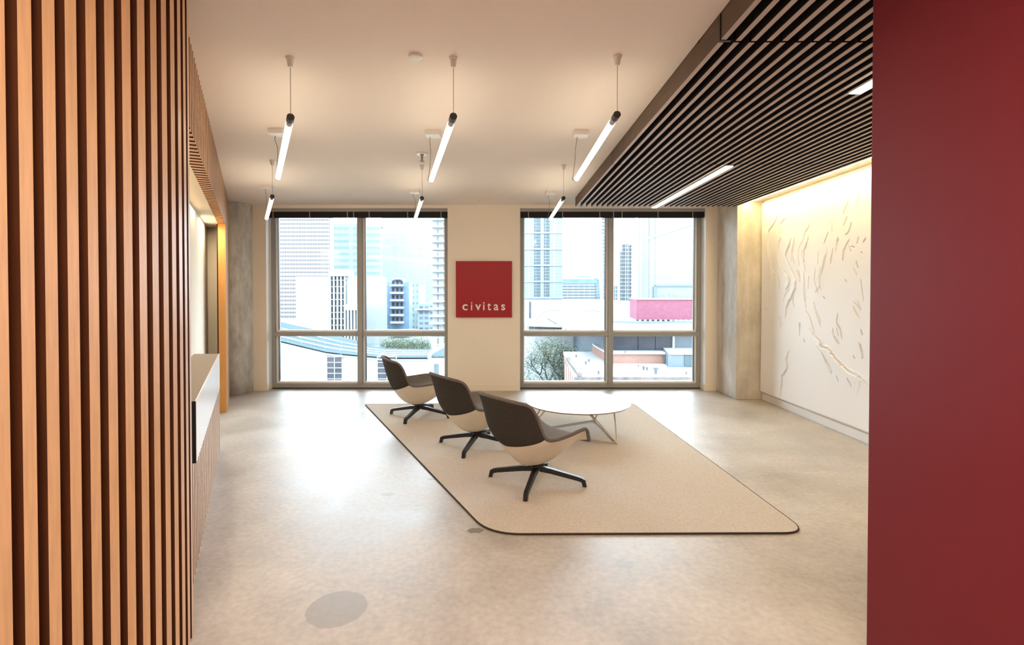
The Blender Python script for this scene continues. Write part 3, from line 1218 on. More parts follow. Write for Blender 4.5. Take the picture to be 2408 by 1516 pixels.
def make_chair():
    root = empty('lounge_chair', (0, 0, 0))
    qs = np.linspace(-1, 1, 49)

    def tb(a):
        a = abs(a)
        return .380 - .012 * math.sin(a * PI) - .040 * a ** 2

    # cream shell
    q = MB()
    rows = []
    for r in np.linspace(0, 1, 40):
        rows.append([shell_pt(CO, (tb(a) - .02) * (1 - r) + r, a) for a in qs])
    q.grid(rows)
    o = q.build('seat_shell', M['shell'], root, smooth=True)
    md = o.modifiers.new('solid', 'SOLIDIFY')
    md.thickness = .008
    md.offset = 0
    # back cover
    q = MB()
    rows = [[shell_pt(CO, tb(a) * r, a) for a in qs] for r in np.linspace(0, 1, 26)]
    q.grid(rows)
    o = q.build('back_cover', M['fabricdark'], root, smooth=True)
    o['label'] = 'dark fabric outer back'
    md = o.modifiers.new('solid', 'SOLIDIFY')
    md.thickness = .018
    md.offset = 0
    # upholstery
    q = MB()
    rows = [[shell_pt(CI, t, a, True) for a in qs] for t in np.linspace(0, 1, 50)]
    q.grid(rows)
    o = q.build('upholstery', M['fabric'], root, smooth=True)
    md = o.modifiers.new('solid', 'SOLIDIFY')
    md.thickness = .014
    md.offset = 0
    # rim roll
    rim = [shell_pt(CO, t, 1) for t in np.linspace(1, 0, 44)]
    top = [shell_pt(CO, 0, a) for a in np.linspace(1, -1, 30)][1:-1]
    rim2 = [Vector((p.x, -p.y, p.z)) for p in rim[::-1]]
    fr_ = [(shell_pt(CO, 1, a) + shell_pt(CI, 1, a, True)) / 2 for a in np.linspace(-1, 1, 30)][1:-1]
    loop = [p + Vector((0, 0, .0)) for p in rim + top + rim2]
    q = MB()
    q.tube(loop, .0145, 10)
    q.build('edge_roll', M['fabric'], root, smooth=True)
    q = MB()
    q.tube([rim[0]] + fr_[::-1] + [rim2[-1]], .0135, 10)
    q.build('front_edge_roll', M['fabric'], root, smooth=True)
    # base
    q = MB()
    q.lathe([(.034, .098), (.040, .104), (.040, .132), (.026, .138), (.026, .150)], (0, 0, 0), 24)
    q.box(-.075, .075, -.06, .06, .142, .153)
    q.build('hub', M['black'], root)
    for k in range(4):
        an = math.radians(LEG0 + 90 * k)
        d = Vector((math.cos(an), math.sin(an), 0))
        p = Vector((-d.y, d.x, 0))
        q = MB()
        secs = [(.03, .092, .132, .025), (.12, .082, .122, .023), (.34, .045, .078, .019), (.375, .036, .070, .019), (.395, .020, .050, .013), (.405, 0, .022, .012)]
        rows = []
        for r, zb_, zt_, hw in secs[:-2]:
            rows.append([d * r + p * hw + Vector((0, 0, zb_)), d * r + p * hw * .8 + Vector((0, 0, zt_)), d * r - p * hw * .8 + Vector((0, 0, zt_)), d * r - p * hw + Vector((0, 0, zb_))])
        # bend down to the foot
        rows.append([d * .376 + p * .018 + Vector((0, 0, .035)), d * .404 + p * .015 + Vector((0, 0, .056)), d * .404 - p * .015 + Vector((0, 0, .056)), d * .376 - p * .018 + Vector((0, 0, .035))])
        rows.append([d * .386 + p * .018 + Vector((0, 0, .0)), d * .417 + p * .016 + Vector((0, 0, .0)), d * .417 - p * .016 + Vector((0, 0, .0)), d * .386 - p * .018 + Vector((0, 0, .0))])
        rows = [r + [r[0]] for r in rows]
        q.grid(rows)
        n0 = len(q.v)
        q.v += [tuple(v) for v in rows[0][:4]]
        q.f.append((n0, n0 + 1, n0 + 2, n0 + 3))
        q.m.append(0)
        q.v += [tuple(v) for v in rows[-1][:4]]
        q.f.append((n0 + 7, n0 + 6, n0 + 5, n0 + 4))
        q.m.append(0)
        q.build('leg', M['black'], root, bevel=.003)
    return root


FACE = math.radians(25)
LEG0 = -16 - 39
FACES = [math.radians(v) for v in (39, 35, 25)]
ch = make_chair()
chairs = [((.29, 4.14), FACES[0], 'dark-backed cream lounge chair nearest of the three, in front of the table'),
          ((-.255, 5.11), FACES[1], 'dark-backed cream lounge chair in the middle, between the other two'),
          ((-1.05, 6.33), FACES[2], 'dark-backed cream lounge chair farthest of the three, against the window')]
for i, ((x, y), a, lab) in enumerate(chairs):
    o = ch if i == 0 else copy_tree(ch)
    o.location = (x, y, RUGZ - .001)
    o.rotation_euler = (0, 0, a)
    tag(o, lab, 'chair', 'lounge chairs in a row on the rug')
    for c_ in o.children:      # the star bases all stand the same way
        if c_.name.startswith(('leg', 'hub')):
            c_.rotation_euler = (0, 0, FACES[0] - a)

# ---- coffee table
tb_ = empty('coffee_table', (.856, 5.60, RUGZ))
tag(tb_, 'round white coffee table on bent wire legs on the rug', 'table')
q = MB()
q.lathe([(.575, .3415), (.583, .3425), (.583, .3445), (.580, .346)], (0, 0, 0), 96)
q.build('table_top', M['tabletop'], tb_)
q = MB()
q.lathe([(.55, .328), (.572, .331), (.581, .337), (.581, .3413)], (0, 0, 0), 96)
q.build('table_edge', M['edge'], tb_)['label'] = 'brown plywood edge'
vA = [math.radians(a) for a in (-52, 60, 178)]
rad = .56
foot = [Vector((rad * math.cos(a), rad * math.sin(a), .0088)) for a in vA]
for i in range(3):
    a, b_ = foot[i], foot[(i + 1) % 3]
    q = MB()
    q.tube([a, b_], .0085, 8)
    q.build('floor_rod', M['wire'], tb_)
    ang = vA[i]
    for s_ in (-1, 1):
        t = Vector((.40 * math.cos(ang + s_ * .55), .40 * math.sin(ang + s_ * .55), .331))
        q = MB()
        q.tube([a, a + (t - a) * .5, t], .0080, 8)
        q.build('leg', M['wire'], tb_)
q = MB()
q.lathe([(.35, .318), (.36, .318), (.36, .3278), (.35, .3278)], (0, 0, 0), 48)
q.build('support_ring', M['wire'], tb_)

#EXTERIOR
# ------------------------------------------------------------------ the city beyond the windows
GZ0 = -11.0
X = {}
X['ground'] = mat('street_ground', (0.121, 0.132, 0.121), .9, .1, noise=.15, nscale=.2)
X['lawn'] = mat('lawn', (0.066, 0.094, 0.050), .9, .1, noise=.2, nscale=1)
X['white'] = mat('white_building_wall', (0.275, 0.280, 0.280), .7, .2, noise=.02, nscale=.4)
X['white2'] = mat('pale_stone_wall', (0.176, 0.190, 0.190), .7, .2, noise=.03, nscale=.4, stretch=(1, 1, .1))
X['slab'] = mat('white_balcony_slab', (0.303, 0.308, 0.314), .7, .2)
X['cyanroof'] = mat('pale_blue_metal_roof', (.050, .064, .067), 1, 0, noise=.05, nscale=.5)
X['darkglass'] = mat('dark_window_glass', (.026, .026, .033), .4, .12, noise=.35, nscale=.6)
X['greyglass'] = mat('grey_window_glass', (.052, .062, .070), .4, .12, noise=.2, nscale=.8)
X['blueglass'] = mat('blue_window_glass', (.098, .142, .20), .4, .12, noise=.15, nscale=.5)
X['line'] = mat('grey_line_metal', (.10, .11, .115), .6)
X['line2'] = mat('white_rail_metal', (0.275, 0.286, 0.286), .6)
X['red'] = mat('rose_screen_panel', (.118, .037, .055), .8, .2, noise=.14, nscale=3)
X['brick'] = mat('salmon_brick', (0.165, 0.094, 0.074), .9, .1, noise=.08, nscale=1.2)
X['brickd'] = mat('weathered_brick_cornice', (0.088, 0.071, 0.069), .9, .1, noise=.3, nscale=2.5)
X['greyblue'] = mat('grey_blue_metal_wall', (0.066, 0.080, 0.094), .6, .3, noise=.06, nscale=.6)
X['bark'] = mat('grey_bark', (0.030, 0.030, 0.028), .9, .1)
X['leafL'] = mat('silver_green_leaf', (.075, .088, .060), .8, .2, noise=.5, nscale=3)
X['leafD'] = mat('deep_green_leaf', (0.041, 0.055, 0.041), .8, .2, noise=.5, nscale=2)


def W(px, py, d):
    return Vector(((px - 1180) * d / FPX, d, EYE - (py - 685) * d / FPX))


def zz(py, d):
    return EYE - (py - 685) * d / FPX


def xx(px, d):
    return (px - 1180) * d / FPX


def thing(name, px, d, label, cat, group=None):
    o = empty(name, (xx(px, d), d, GZ0))
    return tag(o, label, cat, group)


def part(name, root, m_, fn, **kw):
    q = MB()
    fn(q)
    o = root.location
    q.v = [(v[0] - o[0], v[1] - o[1], v[2] - o[2]) for v in q.v]
    return q.build(name, m_, root, **kw)


def blk(px0, px1, pyt, pyb, d, dep):
    """box with a front at distance d, spanning the given view, dep metres deep"""
    z0 = GZ0 if pyb is None else zz(pyb, d)
    return lambda q: q.box(xx(px0, d), xx(px1, d), d, d + dep, z0, zz(pyt, d))


gq = MB()
gq.box(-260, 330, 9.5, 700, GZ0 - .5, GZ0)
struct(gq.build('ground', X['ground']))

# office tower with a grid of small windows
d = 240
mtower = facade('tower_window_grid', (.165, .17, .175), (.014, .012, .022), 3.68 * d / FPX, 9.45 * d / FPX, .56, .48, jitter=.2)
t = thing('office_tower', 700, d, 'pale office tower with a dense grid of small dark windows behind the left window', 'building')
part('tower_body', t, mtower, blk(600, 774, 300, None, d, 3))
part('tower_corner', t, X['white'], blk(774, 780, 300, None, d + 1, 3))
# glass tower
d = 290
t = thing('glass_tower', 830, d, 'pale blue glass tower with horizontal bands beside the gridded office tower', 'building')
part('tower_body', t, facade('banded_glass', (.155, .17, .175), (.105, .137, .143), 110 * d / FPX, 15 * d / FPX, .92, .45, jitter=.05), blk(778, 890, 526, None, d, 6))
part('roof_cap', t, X['white'], blk(788, 885, 522, 527, d + 4, 20))
# very pale tower
d = 340
t = thing('glass_tower', 980, d, 'very pale wide glass tower filling the sky beside the red sign wall', 'building')
part('tower_body', t, facade('faint_glass', (.165, .18, .18), (.140, .162, .164), 20 * d / FPX, 17 * d / FPX, .92, .9, jitter=.03), blk(898, 1110, 360, None, d, 20))
# concrete blocks with stair towers
d = 120
t = thing('concrete_block', 800, d, 'blank white concrete block with a tall glazed stair in its middle', 'building')
part('wall', t, X['white2'], blk(696, 774, 650, None, d, 12))
part('wall', t, X['white'], blk(773, 815, 634, 649, d - 1.5, 6))
part('wall', t, X['white2'], blk(816, 906, 650, None, d, 2))


def stair_fn(px0, px1, pyt, pyb, d, npost, nland):
    def f(q):
        for i in range(npost):
            a = px0 + (px1 - px0) * i / (npost - 1)
            q.box(xx(a - 1.6, d), xx(a + 1.6, d), d - .6, d, zz(pyb, d), zz(pyt, d))
        for k in range(nland):
            b_ = pyt + (pyb - pyt) * (k + .6) / nland
            q.box(xx(px0, d), xx(px1, d), d - .2, d + 1.5, zz(b_ + 1.4, d), zz(b_, d))
    return f


part('stair_glazing', t, X['greyglass'], blk(775, 813, 649, 800, d + 2, 3))
part('stair_frame', t, X['slab'], stair_fn(778, 812, 649, 800, d, 5, 10))
t = thing('concrete_block', 830, d - 8, 'smaller white entrance block with a dark glazed slot in front of the blank concrete block', 'building')
d = 112
part('canopy', t, X['slab'], blk(808, 846, 716, 729, d, 5))
part('glazing', t, X['greyglass'], blk(811, 843, 729, 812, d + 1, 2))
part('frame', t, X['slab'], stair_fn(812, 842, 729, 812, d + .5, 5, 1))


def apartments(t, px0, px1, pyt, pyb, d, dep, n, bpx0, bpx1, mw, over=1.6, pitch=None, first=None, slabh=3.6):
    part('wall', t, mw, blk(px0, px1, pyt, pyb, d, dep))
    py = first
    for k in range(n):
        f_ = part('balcony', t, X['slab'], lambda q: q.box(xx(bpx0, d), xx(bpx1, d), d - over, d + .2, zz(py + slabh, d), zz(py, d)))
        nb = max(2, int((bpx1 - bpx0) / 8))
        for i in range(nb):
            part('window', t, X['darkglass'], lambda q: q.box(xx(bpx0 + (i + .2) * (bpx1 - bpx0) / nb, d), xx(bpx0 + (i + .72) * (bpx1 - bpx0) / nb, d), d - .06, d + .05, zz(py - 1.5, d), zz(py - pitch * .55, d)))
        py += pitch


d = 135
t = thing('apartment_building', 935, d, 'blue glazed apartment building with a column of white balconies', 'building')
apartments(t, 908, 962, 664, 784, d, 5, 6, 920, 950, X['blueglass'], pitch=17.3, first=669, slabh=4.2)
part('roof_terrace', t, X['slab'], blk(922, 948, 654, 657, d - 1, 4))
part('penthouse', t, X['blueglass'], blk(926, 943, 657, 665, d + 1, 5))
part('corner_line', t, X['line2'], blk(905, 968, 774, 777, d - 1, 1.2))
d = 170
t = thing('apartment_building', 988, d, 'pale cyan block with low blue roofs between the two balcony buildings', 'building')
part('wall', t, facade('cyan_block', (0.129, 0.156, 0.161), (0.073, 0.102, 0.120), 9 * d / FPX, 14 * d / FPX, .5, .4), blk(962, 985, 668, None, d, 14))
part('wall', t, facade('blue_block', (0.134, 0.156, 0.170), (0.060, 0.081, 0.099), 12 * d / FPX, 12 * d / FPX, .7, .5), blk(982, 1050, 714, None, d - 8, 14))
part('roof', t, X['slab'], blk(974, 1012, 726, 729, d - 9, 6))
d = 105
t = thing('balcony_tower', 1028, d, 'slender white residential tower with stacked balconies beside the red sign wall', 'building')
part('wall', t, facade('white_tower_wall', (0.193, 0.199, 0.199), (0.078, 0.088, 0.092), 15 * d / FPX, 17 * d / FPX, .25, .8), blk(1017, 1065, 420, None, d, 12))
py = 466
k = 0
while py < 786:
    w0 = 1014 if py < 690 else 1012
    hh = 1.6 if py < 690 else 4.0
    part('balcony', t, X['slab'], lambda q: q.box(xx(w0, d), xx(1060, d), d - 1.5, d - .02, zz(py + hh, d), zz(py, d)))
    part('balcony_rail', t, X['line'], lambda q: q.box(xx(w0, d), xx(1044, d), d - 1.52, d - 1.45, zz(py + hh + 1.4, d), zz(py + hh, d)))
    py += 17.1

# curved-roof building in the foreground
eave = [(560, 775), (656, 801), (710, 814), (765, 827), (800, 831.5), (839, 835), (858, 836.7), (893, 839.5), (930, 841), (1006, 841)]
ridge = [(560, 735), (640, 752), (700, 766), (762, 779), (805, 792), (840, 801), (875, 813), (910, 819), (960, 820.5), (1008, 821)]
de, dr = 36.0, 52.0
t = thing('curved_roof_building', 820, de, 'low white building with a sweeping pale blue curved roof just outside the left window', 'building')
E_ = [W(px, py, de) for px, py in eave]
R_ = [W(px, py, dr) for px, py in ridge]


def froof(q):
    for i in range(len(E_) - 1):
        a, b_, c, e_ = E_[i], E_[i + 1], R_[i + 1], R_[i]
        dn = Vector((0, 0, -.25))
        q.quad(a, b_, c, e_)
        q.quad(b_ + dn, a + dn, e_ + dn, c + dn)


part('roof', t, X['cyanroof'], froof)


def ffas(q):
    for i in range(len(E_) - 1):
        a, b_ = E_[i], E_[i + 1]
        q.obox(a + Vector((0, -.12, -.22)), b_ - a, (0, .12, 0), (0, 0, .12))


part('eave_fascia', t, X['line'], ffas)


def frail(f_):
    def g(q):
        P_ = [E_[i].lerp(R_[i], f_) + Vector((0, 0, .12)) for i in range(len(E_))]
        q.tube(P_, .045, 6)
        for p in P_[1:-1]:
            q.tube([p, p - Vector((0, 0, .12))], .03, 5)
    return g


for f_ in (.12, .3, .52):
    part('roof_rail', t, X['line2'], frail(f_))


def fwall(q):
    gaps = [(767, 803), (885, 930)]
    for i in range(len(E_) - 1):
        a, b_ = E_[i], E_[i + 1]
        n0 = len(q.v)
        q.v += [(x_, y_, z_) for y_ in (de + .12, de + .52) for x_, z_ in ((a.x, GZ0), (b_.x, GZ0), (b_.x, b_.z - .12), (a.x, a.z - .12))]
        q.f += [tuple(n0 + k for k in f_) for f_ in ((0, 1, 2, 3), (7, 6, 5, 4), (3, 2, 6, 7), (0, 4, 5, 1))]
        q.m += [0] * 4


part('wall', t, X['white'], fwall)
part('wall_joint', t, X['line2'], lambda q: [q.box(xx(p, de), xx(p + .5, de), de + .09, de + .12, -8, -2.6) for p in (681, 717)])
for (a, b_) in ((768, 804), (887, 932)):
    w_ = part('window', t, X['darkglass'], lambda q: q.box(xx(a, de), xx(b_, de), de + .02, de + .12, GZ0 + 1, zz(838.5, de)))
    ww = MB()
    for i in range(3):
        px = a + (b_ - a) * i / 2
        ww.box(xx(px - .6, de), xx(px + .6, de), de - .04, de + .02, zz(905 + 30, de), zz(838.5, de))
    for k in range(9):
        py = 838.5 + 13 * k
        ww.box(xx(a, de), xx(b_, de), de - .04, de + .02, zz(py + .9, de), zz(py - .3, de))
    o_ = w_.parent.location
    ww.v = [(v[0] - o_[0], v[1] - o_[1], v[2] - o_[2]) for v in ww.v]
    ww.build('muntin', X['line2'], w_)
    part('window_head', t, X['greyblue'], lambda q: q.box(xx(a, de), xx(b_, de), de - .02, de + .12, zz(838.5, de), zz(833 if a < 800 else 842, de) if a < 800 else zz(835.5, de) - .0))
# right wing of the same building
c0, c1 = W(1006, 838, de), W(1075, 800, de + 16)
part('wing_roof', t, X['cyanroof'], lambda q: (q.quad(c0, W(1100, 838, de), W(1130, 812, de + 16), R_[-1]), q.quad(R_[-1], W(1130, 812, de + 16), W(1100, 838, de), c0)))
part('wing_gable', t, X['line2'], lambda q: q.tube([W(1009, 842, de), W(1012, 829, de + .3), W(1056, 806, de + .3)], .16, 6))
part('wing_wall', t, X['white'], lambda q: q.box(xx(1006, de), xx(1100, de), de + .12, de + .52, GZ0, zz(842, de)))
part('wing_window', t, X['greyglass'], lambda q: q.box(xx(1020, de), xx(1031, de), de + .02, de + .12, GZ0 + 2, zz(856, de)))

# glass residential tower of the right window
d = 150
t = thing('glass_tower', 1275, d, 'tall pale glass residential tower with two columns of window bays', 'building')
part('tower_body', t, facade('cyan_curtain_wall', (.150, .165, .17), (.105, .137, .143), 30 * d / FPX, 8 * d / FPX, .9, .88, jitter=.05), blk(1226, 1323, 330, 706, d, 25))
for (a, b_) in ((1254, 1271), (1277, 1292)):
    for s0 in range(9):
        y1 = 697 - 38 * s0
        part('window_bay', t, X['greyglass'], lambda q: [q.box(xx(p0, d), xx(p1, d), d - .1, d, zz(y1 - 7.3 * k, d), zz(y1 - 7.3 * k - 5.6, d)) for k in range(5) for p0, p1 in ((a + 2, a + 5.5), (a + 7, b_))])
for k in range(10):
    part('floor_band', t, X['slab'], lambda q: q.box(xx(1226, d), xx(1324, d), d - .35, d, zz(701 - 38 * k, d), zz(699 - 38 * k, d)))
part('base_window', t, X['blueglass'], lambda q: [q.box(xx(1244 + 7 * i, d), xx(1249 + 7 * i, d), d - .1, d, zz(706, d), zz(699, d)) for i in range(11)])
part('podium', t, X['white'], blk(1226, 1262, 706, None, d - 6, 25))
part('podium_window', t, X['greyglass'], lambda q: [q.box(xx(1257, d - 6), xx(1266, d - 6), d - 6.1, d - 6, zz(712 + 6.6 * i + 2.4, d - 6), zz(712 + 6.6 * i, d - 6)) for i in range(7)] + [q.box(xx(1244, d - 6), xx(1249, d - 6), d - 6.1, d - 6, zz(750, d - 6), zz(709, d - 6))])
# arched white hall
d = 95
t = thing('arched_hall', 1340, d, 'low white hall with two shallow arches below the glass residential tower', 'building')
part('wall', t, X['white'], blk(1262, 1480, 708, None, d, 14))


def arch(q, cx, w, pyb, h):
    pts = [W(cx + w * math.sin(a) * 1.0, pyb - h * math.cos(a), d - .05) for a in np.linspace(-PI / 2, PI / 2, 22)]
    q.tube(pts, .045, 5)


part('arch', t, X['line'], lambda q: arch(q, 1300, 33, 750, 21))
part('arch', t, X['line'], lambda q: arch(q, 1392, 44, 750, 20))
part('joint', t, X['line2'], lambda q: q.box(xx(1336, d), xx(1336.6, d), d - .04, d, zz(746, d), zz(710, d)))
# mid-rise office
d = 210
t = thing('office_building', 1365, d, 'mid-rise white office block with long window bands and a blue upper storey', 'building')
part('wall', t, X['white'], blk(1315, 1402, 664, None, d, 30))
part('blue_storey', t, X['blueglass'], blk(1315, 1404, 656, 667, d - .5, 29))
part('roof_band', t, X['white'], blk(1315, 1398, 652, 656, d + 1, 20))
for k in range(6):
    part('window_band', t, X['greyblue'], lambda q: [q.box(xx(1322 + 13.3 * i, d), xx(1333.6 + 13.3 * i, d), d - .3, d, zz(671.5 + 6.7 * k + 3.1, d), zz(671.5 + 6.7 * k, d)) for i in range(6)])
part('roof_drum', t, X['blueglass'], lambda q: q.prism([(xx(1384, d) + 3.8 * math.cos(a), d + 12 + 6 * math.sin(a)) for a in np.linspace(0, 2 * PI, 20)[:-1]], zz(656, d), zz(647, d)))


def curvedside(q):
    poly = [(1400, 664), (1404, 652), (1408, 656), (1411, 680), (1412, 708)]
    a = [W(px, py, d - .4) for px, py in poly] + [W(1402, 708, d - .4)]
    n0 = len(q.v)
    k = len(a)
    q.v += [tuple(p) for p in a] + [tuple(p + Vector((0, 12, 0))) for p in a]
    q.f.append(tuple(range(n0, n0 + k)))
    q.f.append(tuple(range(n0 + k, n0 + 2 * k))[::-1])
    for i in range(k):
        j = (i + 1) % k
        q.f.append((n0 + j, n0 + i, n0 + k + i, n0 + k + j))
    q.m += [0] * (k + 2)


part('curved_corner', t, facade('blue_corner_glass', (0.108, 0.134, 0.156), (0.055, 0.078, 0.106), 30, 6.7 * d / FPX, .95, .6), curvedside)
# balcony tower behind the mullion
d = 125
t = thing('balcony_tower', 1428, d, 'slender white tower edged with short balconies behind the middle mullion of the right window', 'building')
part('wall', t, X['white2'], blk(1420, 1441, 360, None, d, 2))
py = 400
while py < 706:
    part('balcony', t, X['line'], lambda q: q.box(xx(1413, d), xx(1423, d), d - 1.4, d, zz(py + 1.3, d), zz(py, d)))
    part('window', t, X['greyblue'], lambda q: q.box(xx(1420.5, d), xx(1423, d), d - .1, d, zz(py + 6, d), zz(py + 1.3, d)))
    py += 8.2
# gridded tower
d = 160
t = thing('gridded_tower', 1470, d, 'white tower with narrow columns of windows left of the large glass building', 'building')
part('tower_body', t, X['white'], blk(1441, 1494, 440, None, d, 5))
part('side_face', t, X['white2'], blk(1441, 1452, 430, None, d - .3, .25))
for cx0, cx1, y0_ in ((1458.3, 1461, 585), (1463, 1465.5, 571), (1467, 1469.6, 571), (1472.6, 1475, 571), (1478, 1480.6, 571), (1481.8, 1484, 571), (1444, 1446, 662), (1448.6, 1451, 662)):
    n_ = int((706 - y0_) / 8.9)
    part('window_column', t, X['greyglass'], lambda q: [q.box(xx(cx0, d), xx(cx1, d), d - .45, d, zz(706 - 8.9 * k, d), zz(706 - 8.9 * k - 6.8, d)) for k in range(n_)])
# large glass building
d = 62
t = thing('glass_building', 1570, d, 'large pale blue glass building with tall panels behind the rose-red screen', 'building')
part('glazed_face', t, mat('pale_reflective_glass', (.092, .112, .117), .35, .4, noise=.07, nscale=.12), blk(1527, 1646, 440, None, d, .8))
part('glazed_side', t, mat('lilac_blue_glass', (.115, .145, .18), .35, .4, noise=.12, nscale=.25), lambda q: q.prism([(xx(1493, d + 6), d + 6), (xx(1527, d), d), (xx(1527, d) + 2, d + 8)], zz(705, d), zz(500, d)))
for p_ in (1513.5, 1525.5):
    part('panel_joint', t, X['line'], lambda q: q.box(xx(p_, d), xx(p_ + 1.2, d), d - .1 + (1527 - p_) * .17, d + .3 + (1527 - p_) * .17, zz(704, d), zz(470, d)))
part('panel_joint', t, X['line'], lambda q: q.box(xx(1540, d), xx(1540.8, d), d - .06, d, zz(704, d), zz(470, d)))
part('panel_joint', t, X['line2'], lambda q: q.tube([W(1495, 571, d + 6), W(1527, 560, d - .1), W(1640, 522, d - .1)], .12, 6))
part('dark_portal', t, X['greyblue'], lambda q: (q.box(xx(1540, d), xx(1634, d), d - .25, d, zz(673.5, d), zz(669.5, d)), q.box(xx(1536, d), xx(1543, d), d - .25, d, zz(705, d), zz(674, d))))
rr_ = random.Random(3)
part('reflected_skyline', t, X['blueglass'], lambda q: [q.box(xx(1544 + 4 * i, d), xx(1548.2 + 4 * i, d), d - .05, d, zz(705, d), zz(700 - rr_.random() * 14 * math.exp(-abs(i - 6) / 9), d)) for i in range(22)])
# rose-red rooftop screen on a white roof
d = 48
t = thing('rooftop_screen', 1560, d, 'rose-red panelled screen standing on the wide white flat roof', 'screen')
part('screen_panel', t, X['red'], lambda q: q.prism([(xx(1481, d + 5), d + 5), (xx(1497, d), d), (xx(1634, d) + .5, d), (xx(1634, d) + .5, d + 5.2)], zz(752, d), zz(704, d)))
part('top_cap', t, X['slab'], lambda q: q.prism([(xx(1481, d + 5) - .1, d + 5), (xx(1497, d), d - .15), (xx(1634, d) + .6, d - .15), (xx(1634, d) + .6, d + 5.3)], zz(704, d), zz(702.6, d)))
part('base_rail', t, X['slab'], lambda q: [q.box(xx(1478 + 12 * i, d), xx(1482 + 12 * i, d), d - .35, d - .1, zz(754.5, d), zz(751, d)) for i in range(13)])
d = 40
t = thing('flat_roof_building', 1530, d, 'wide white flat-roofed hall with a dark glazed storey under its roof', 'building')
part('roof_slab', t, X['slab'], lambda q: (q.box(xx(1360, d), xx(1700, d), d, d + 32, zz(790, d), zz(757, d + 9) + .0)))
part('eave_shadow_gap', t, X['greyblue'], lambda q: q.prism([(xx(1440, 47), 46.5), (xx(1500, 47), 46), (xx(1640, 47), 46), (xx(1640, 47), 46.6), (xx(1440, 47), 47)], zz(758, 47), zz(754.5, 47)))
for i, (a, b_) in enumerate(((1441, 1500), (1501.5, 1541), (1542.5, 1583), (1587, 1660))):
    part('window', t, X['darkglass'] if i < 3 else X['greyblue'], blk(a, b_, 790, 840, d + 1.5, 2))
part('mullion', t, X['slab'], blk(1583, 1587, 790, 840, d + 1.3, 1))
part('wall', t, X['greyblue'], lambda q: q.box(xx(1441, d), xx(1700, d), d + 3.6, d + 30, GZ0, zz(791, d)))
# lower left canopy and curtain wall under the arches
d = 62
t = thing('glazed_pavilion', 1290, d, 'low pale blue glazed pavilion with a white sloping canopy below the arched hall', 'building')
part('glazing', t, facade('pavilion_glass', (0.193, 0.204, 0.204), (0.096, 0.129, 0.131), 5.2 * d / FPX, 30, .8, .9), blk(1244, 1322, 766, 786, d, 6))
part('base', t, X['slab'], blk(1236, 1440, 786, None, d, 8))
part('canopy', t, X['slab'], lambda q: q.prism([(xx(1232, d), d - 2), (xx(1440, d), d - 8), (xx(1440, d), d + 10), (xx(1232, d), d + 8)], zz(764, d), zz(757, d)))
part('sloping_roof', t, X['slab'], lambda q: q.obox(W(1318, 765, d - 1), W(1352, 786, d - 1) - W(1318, 765, d - 1), (0, 4, 0), (0, 0, .3)))

# brick building with white roofs
d0, d1 = 34.0, 48.0
zr = zz(885, d0)
t = thing('brick_building', 1500, d0, 'low brick building with a white flat roof right below the right window', 'building')


def froof2(q):
    q.prism([(xx(1352, d0), d0), (xx(1660, d0), d0), (xx(1660, d1), d1), (xx(1325, d1), d1)], zr - .3, zr)


part('roof', t, X['slab'], froof2)
part('cornice', t, X['brickd'], lambda q: q.box(xx(1352, d0) - .05, xx(1670, d0), d0 - .25, d0 - .01, zr - .38, zr - .02))
part('cornice', t, X['brickd'], lambda q: q.box(xx(1352, d0) - .0, xx(1670, d0), d0 - .15, d0 - .01, zr - .75, zr - .52))
part('wall', t, X['brick'], lambda q: q.prism([(xx(1354, d0), d0), (xx(1665, d0), d0), (xx(1660, d1), d1), (xx(1327, d1), d1)], GZ0, zr - .31))
part('parapet', t, X['brickd'], lambda q: q.prism([(xx(1335, d0 + 8) - .15, d0 + 8), (xx(1363, d0) - .15, d0 - .1), (xx(1363, d0) + .15, d0 - .1), (xx(1335, d0 + 8) + .15, d0 + 8)], zr, zr + .28))
part('balustrade', t, X['line2'], lambda q: [q.box(xx(1330 + 4.4 * i, d0 + 6 - i), xx(1331.5 + 4.4 * i, d0 + 6 - i), d0 + 6 - i, d0 + 6.1 - i, zr - 2, zr - .1) for i in range(6)])
part('penthouse_wall', t, X['brick'], lambda q: q.prism([(xx(1398, 46), 45.5), (xx(1424, 41), 40), (xx(1566, 40), 40), (xx(1575, 46), 47), (xx(1398, 46), 47)], zr, zr + .78))
part('penthouse_roof', t, X['slab'], lambda q: q.prism([(xx(1398, 46) - .1, 45.5), (xx(1424, 41) - .1, 39.8), (xx(1566, 40) + .15, 39.8), (xx(1575, 46) + .3, 47), (xx(1398, 46), 47)], zr + .78, zr + .90))
part('roof_hatch', t, X['slab'], blk(1505, 1517, 817, 824, 46, 1))
part('corner_pier', t, X['brickd'], lambda q: q.box(xx(1559, 40), xx(1562, 40), 39.75, 40, zr, zr + .78))
rv = random.Random(5)
for (px, py, s_) in ((1355, 840, 1), (1385, 851, 1), (1378, 857, 1.2), (1408, 880, 1.2), (1470, 831, .8), (1490, 842, .8), (1543, 879, 2.2), (1514, 870, 1.4), (1522, 871, 1.2), (1502, 863, .8), (1615, 881, 1)):
    dd = (EYE - zr) * FPX / (py - 685)
    z0 = zr
    if 1425 < px < 1560 and py < 860:
        z0 = zr + .90
        dd = (EYE - z0) * FPX / (py - 685)
    part('roof_vent', t, X['greyglass'], lambda q: q.lathe([(.05 * s_, 0), (.05 * s_, .14 * s_), (.09 * s_, .15 * s_), (.09 * s_, .20 * s_)], (xx(px, dd), dd, z0), 10))
d = 38
t = thing('metal_shed', 1590, d, 'grey-blue metal-clad block with a white roof beside the brick penthouse', 'building')
zs = zz(833, d)
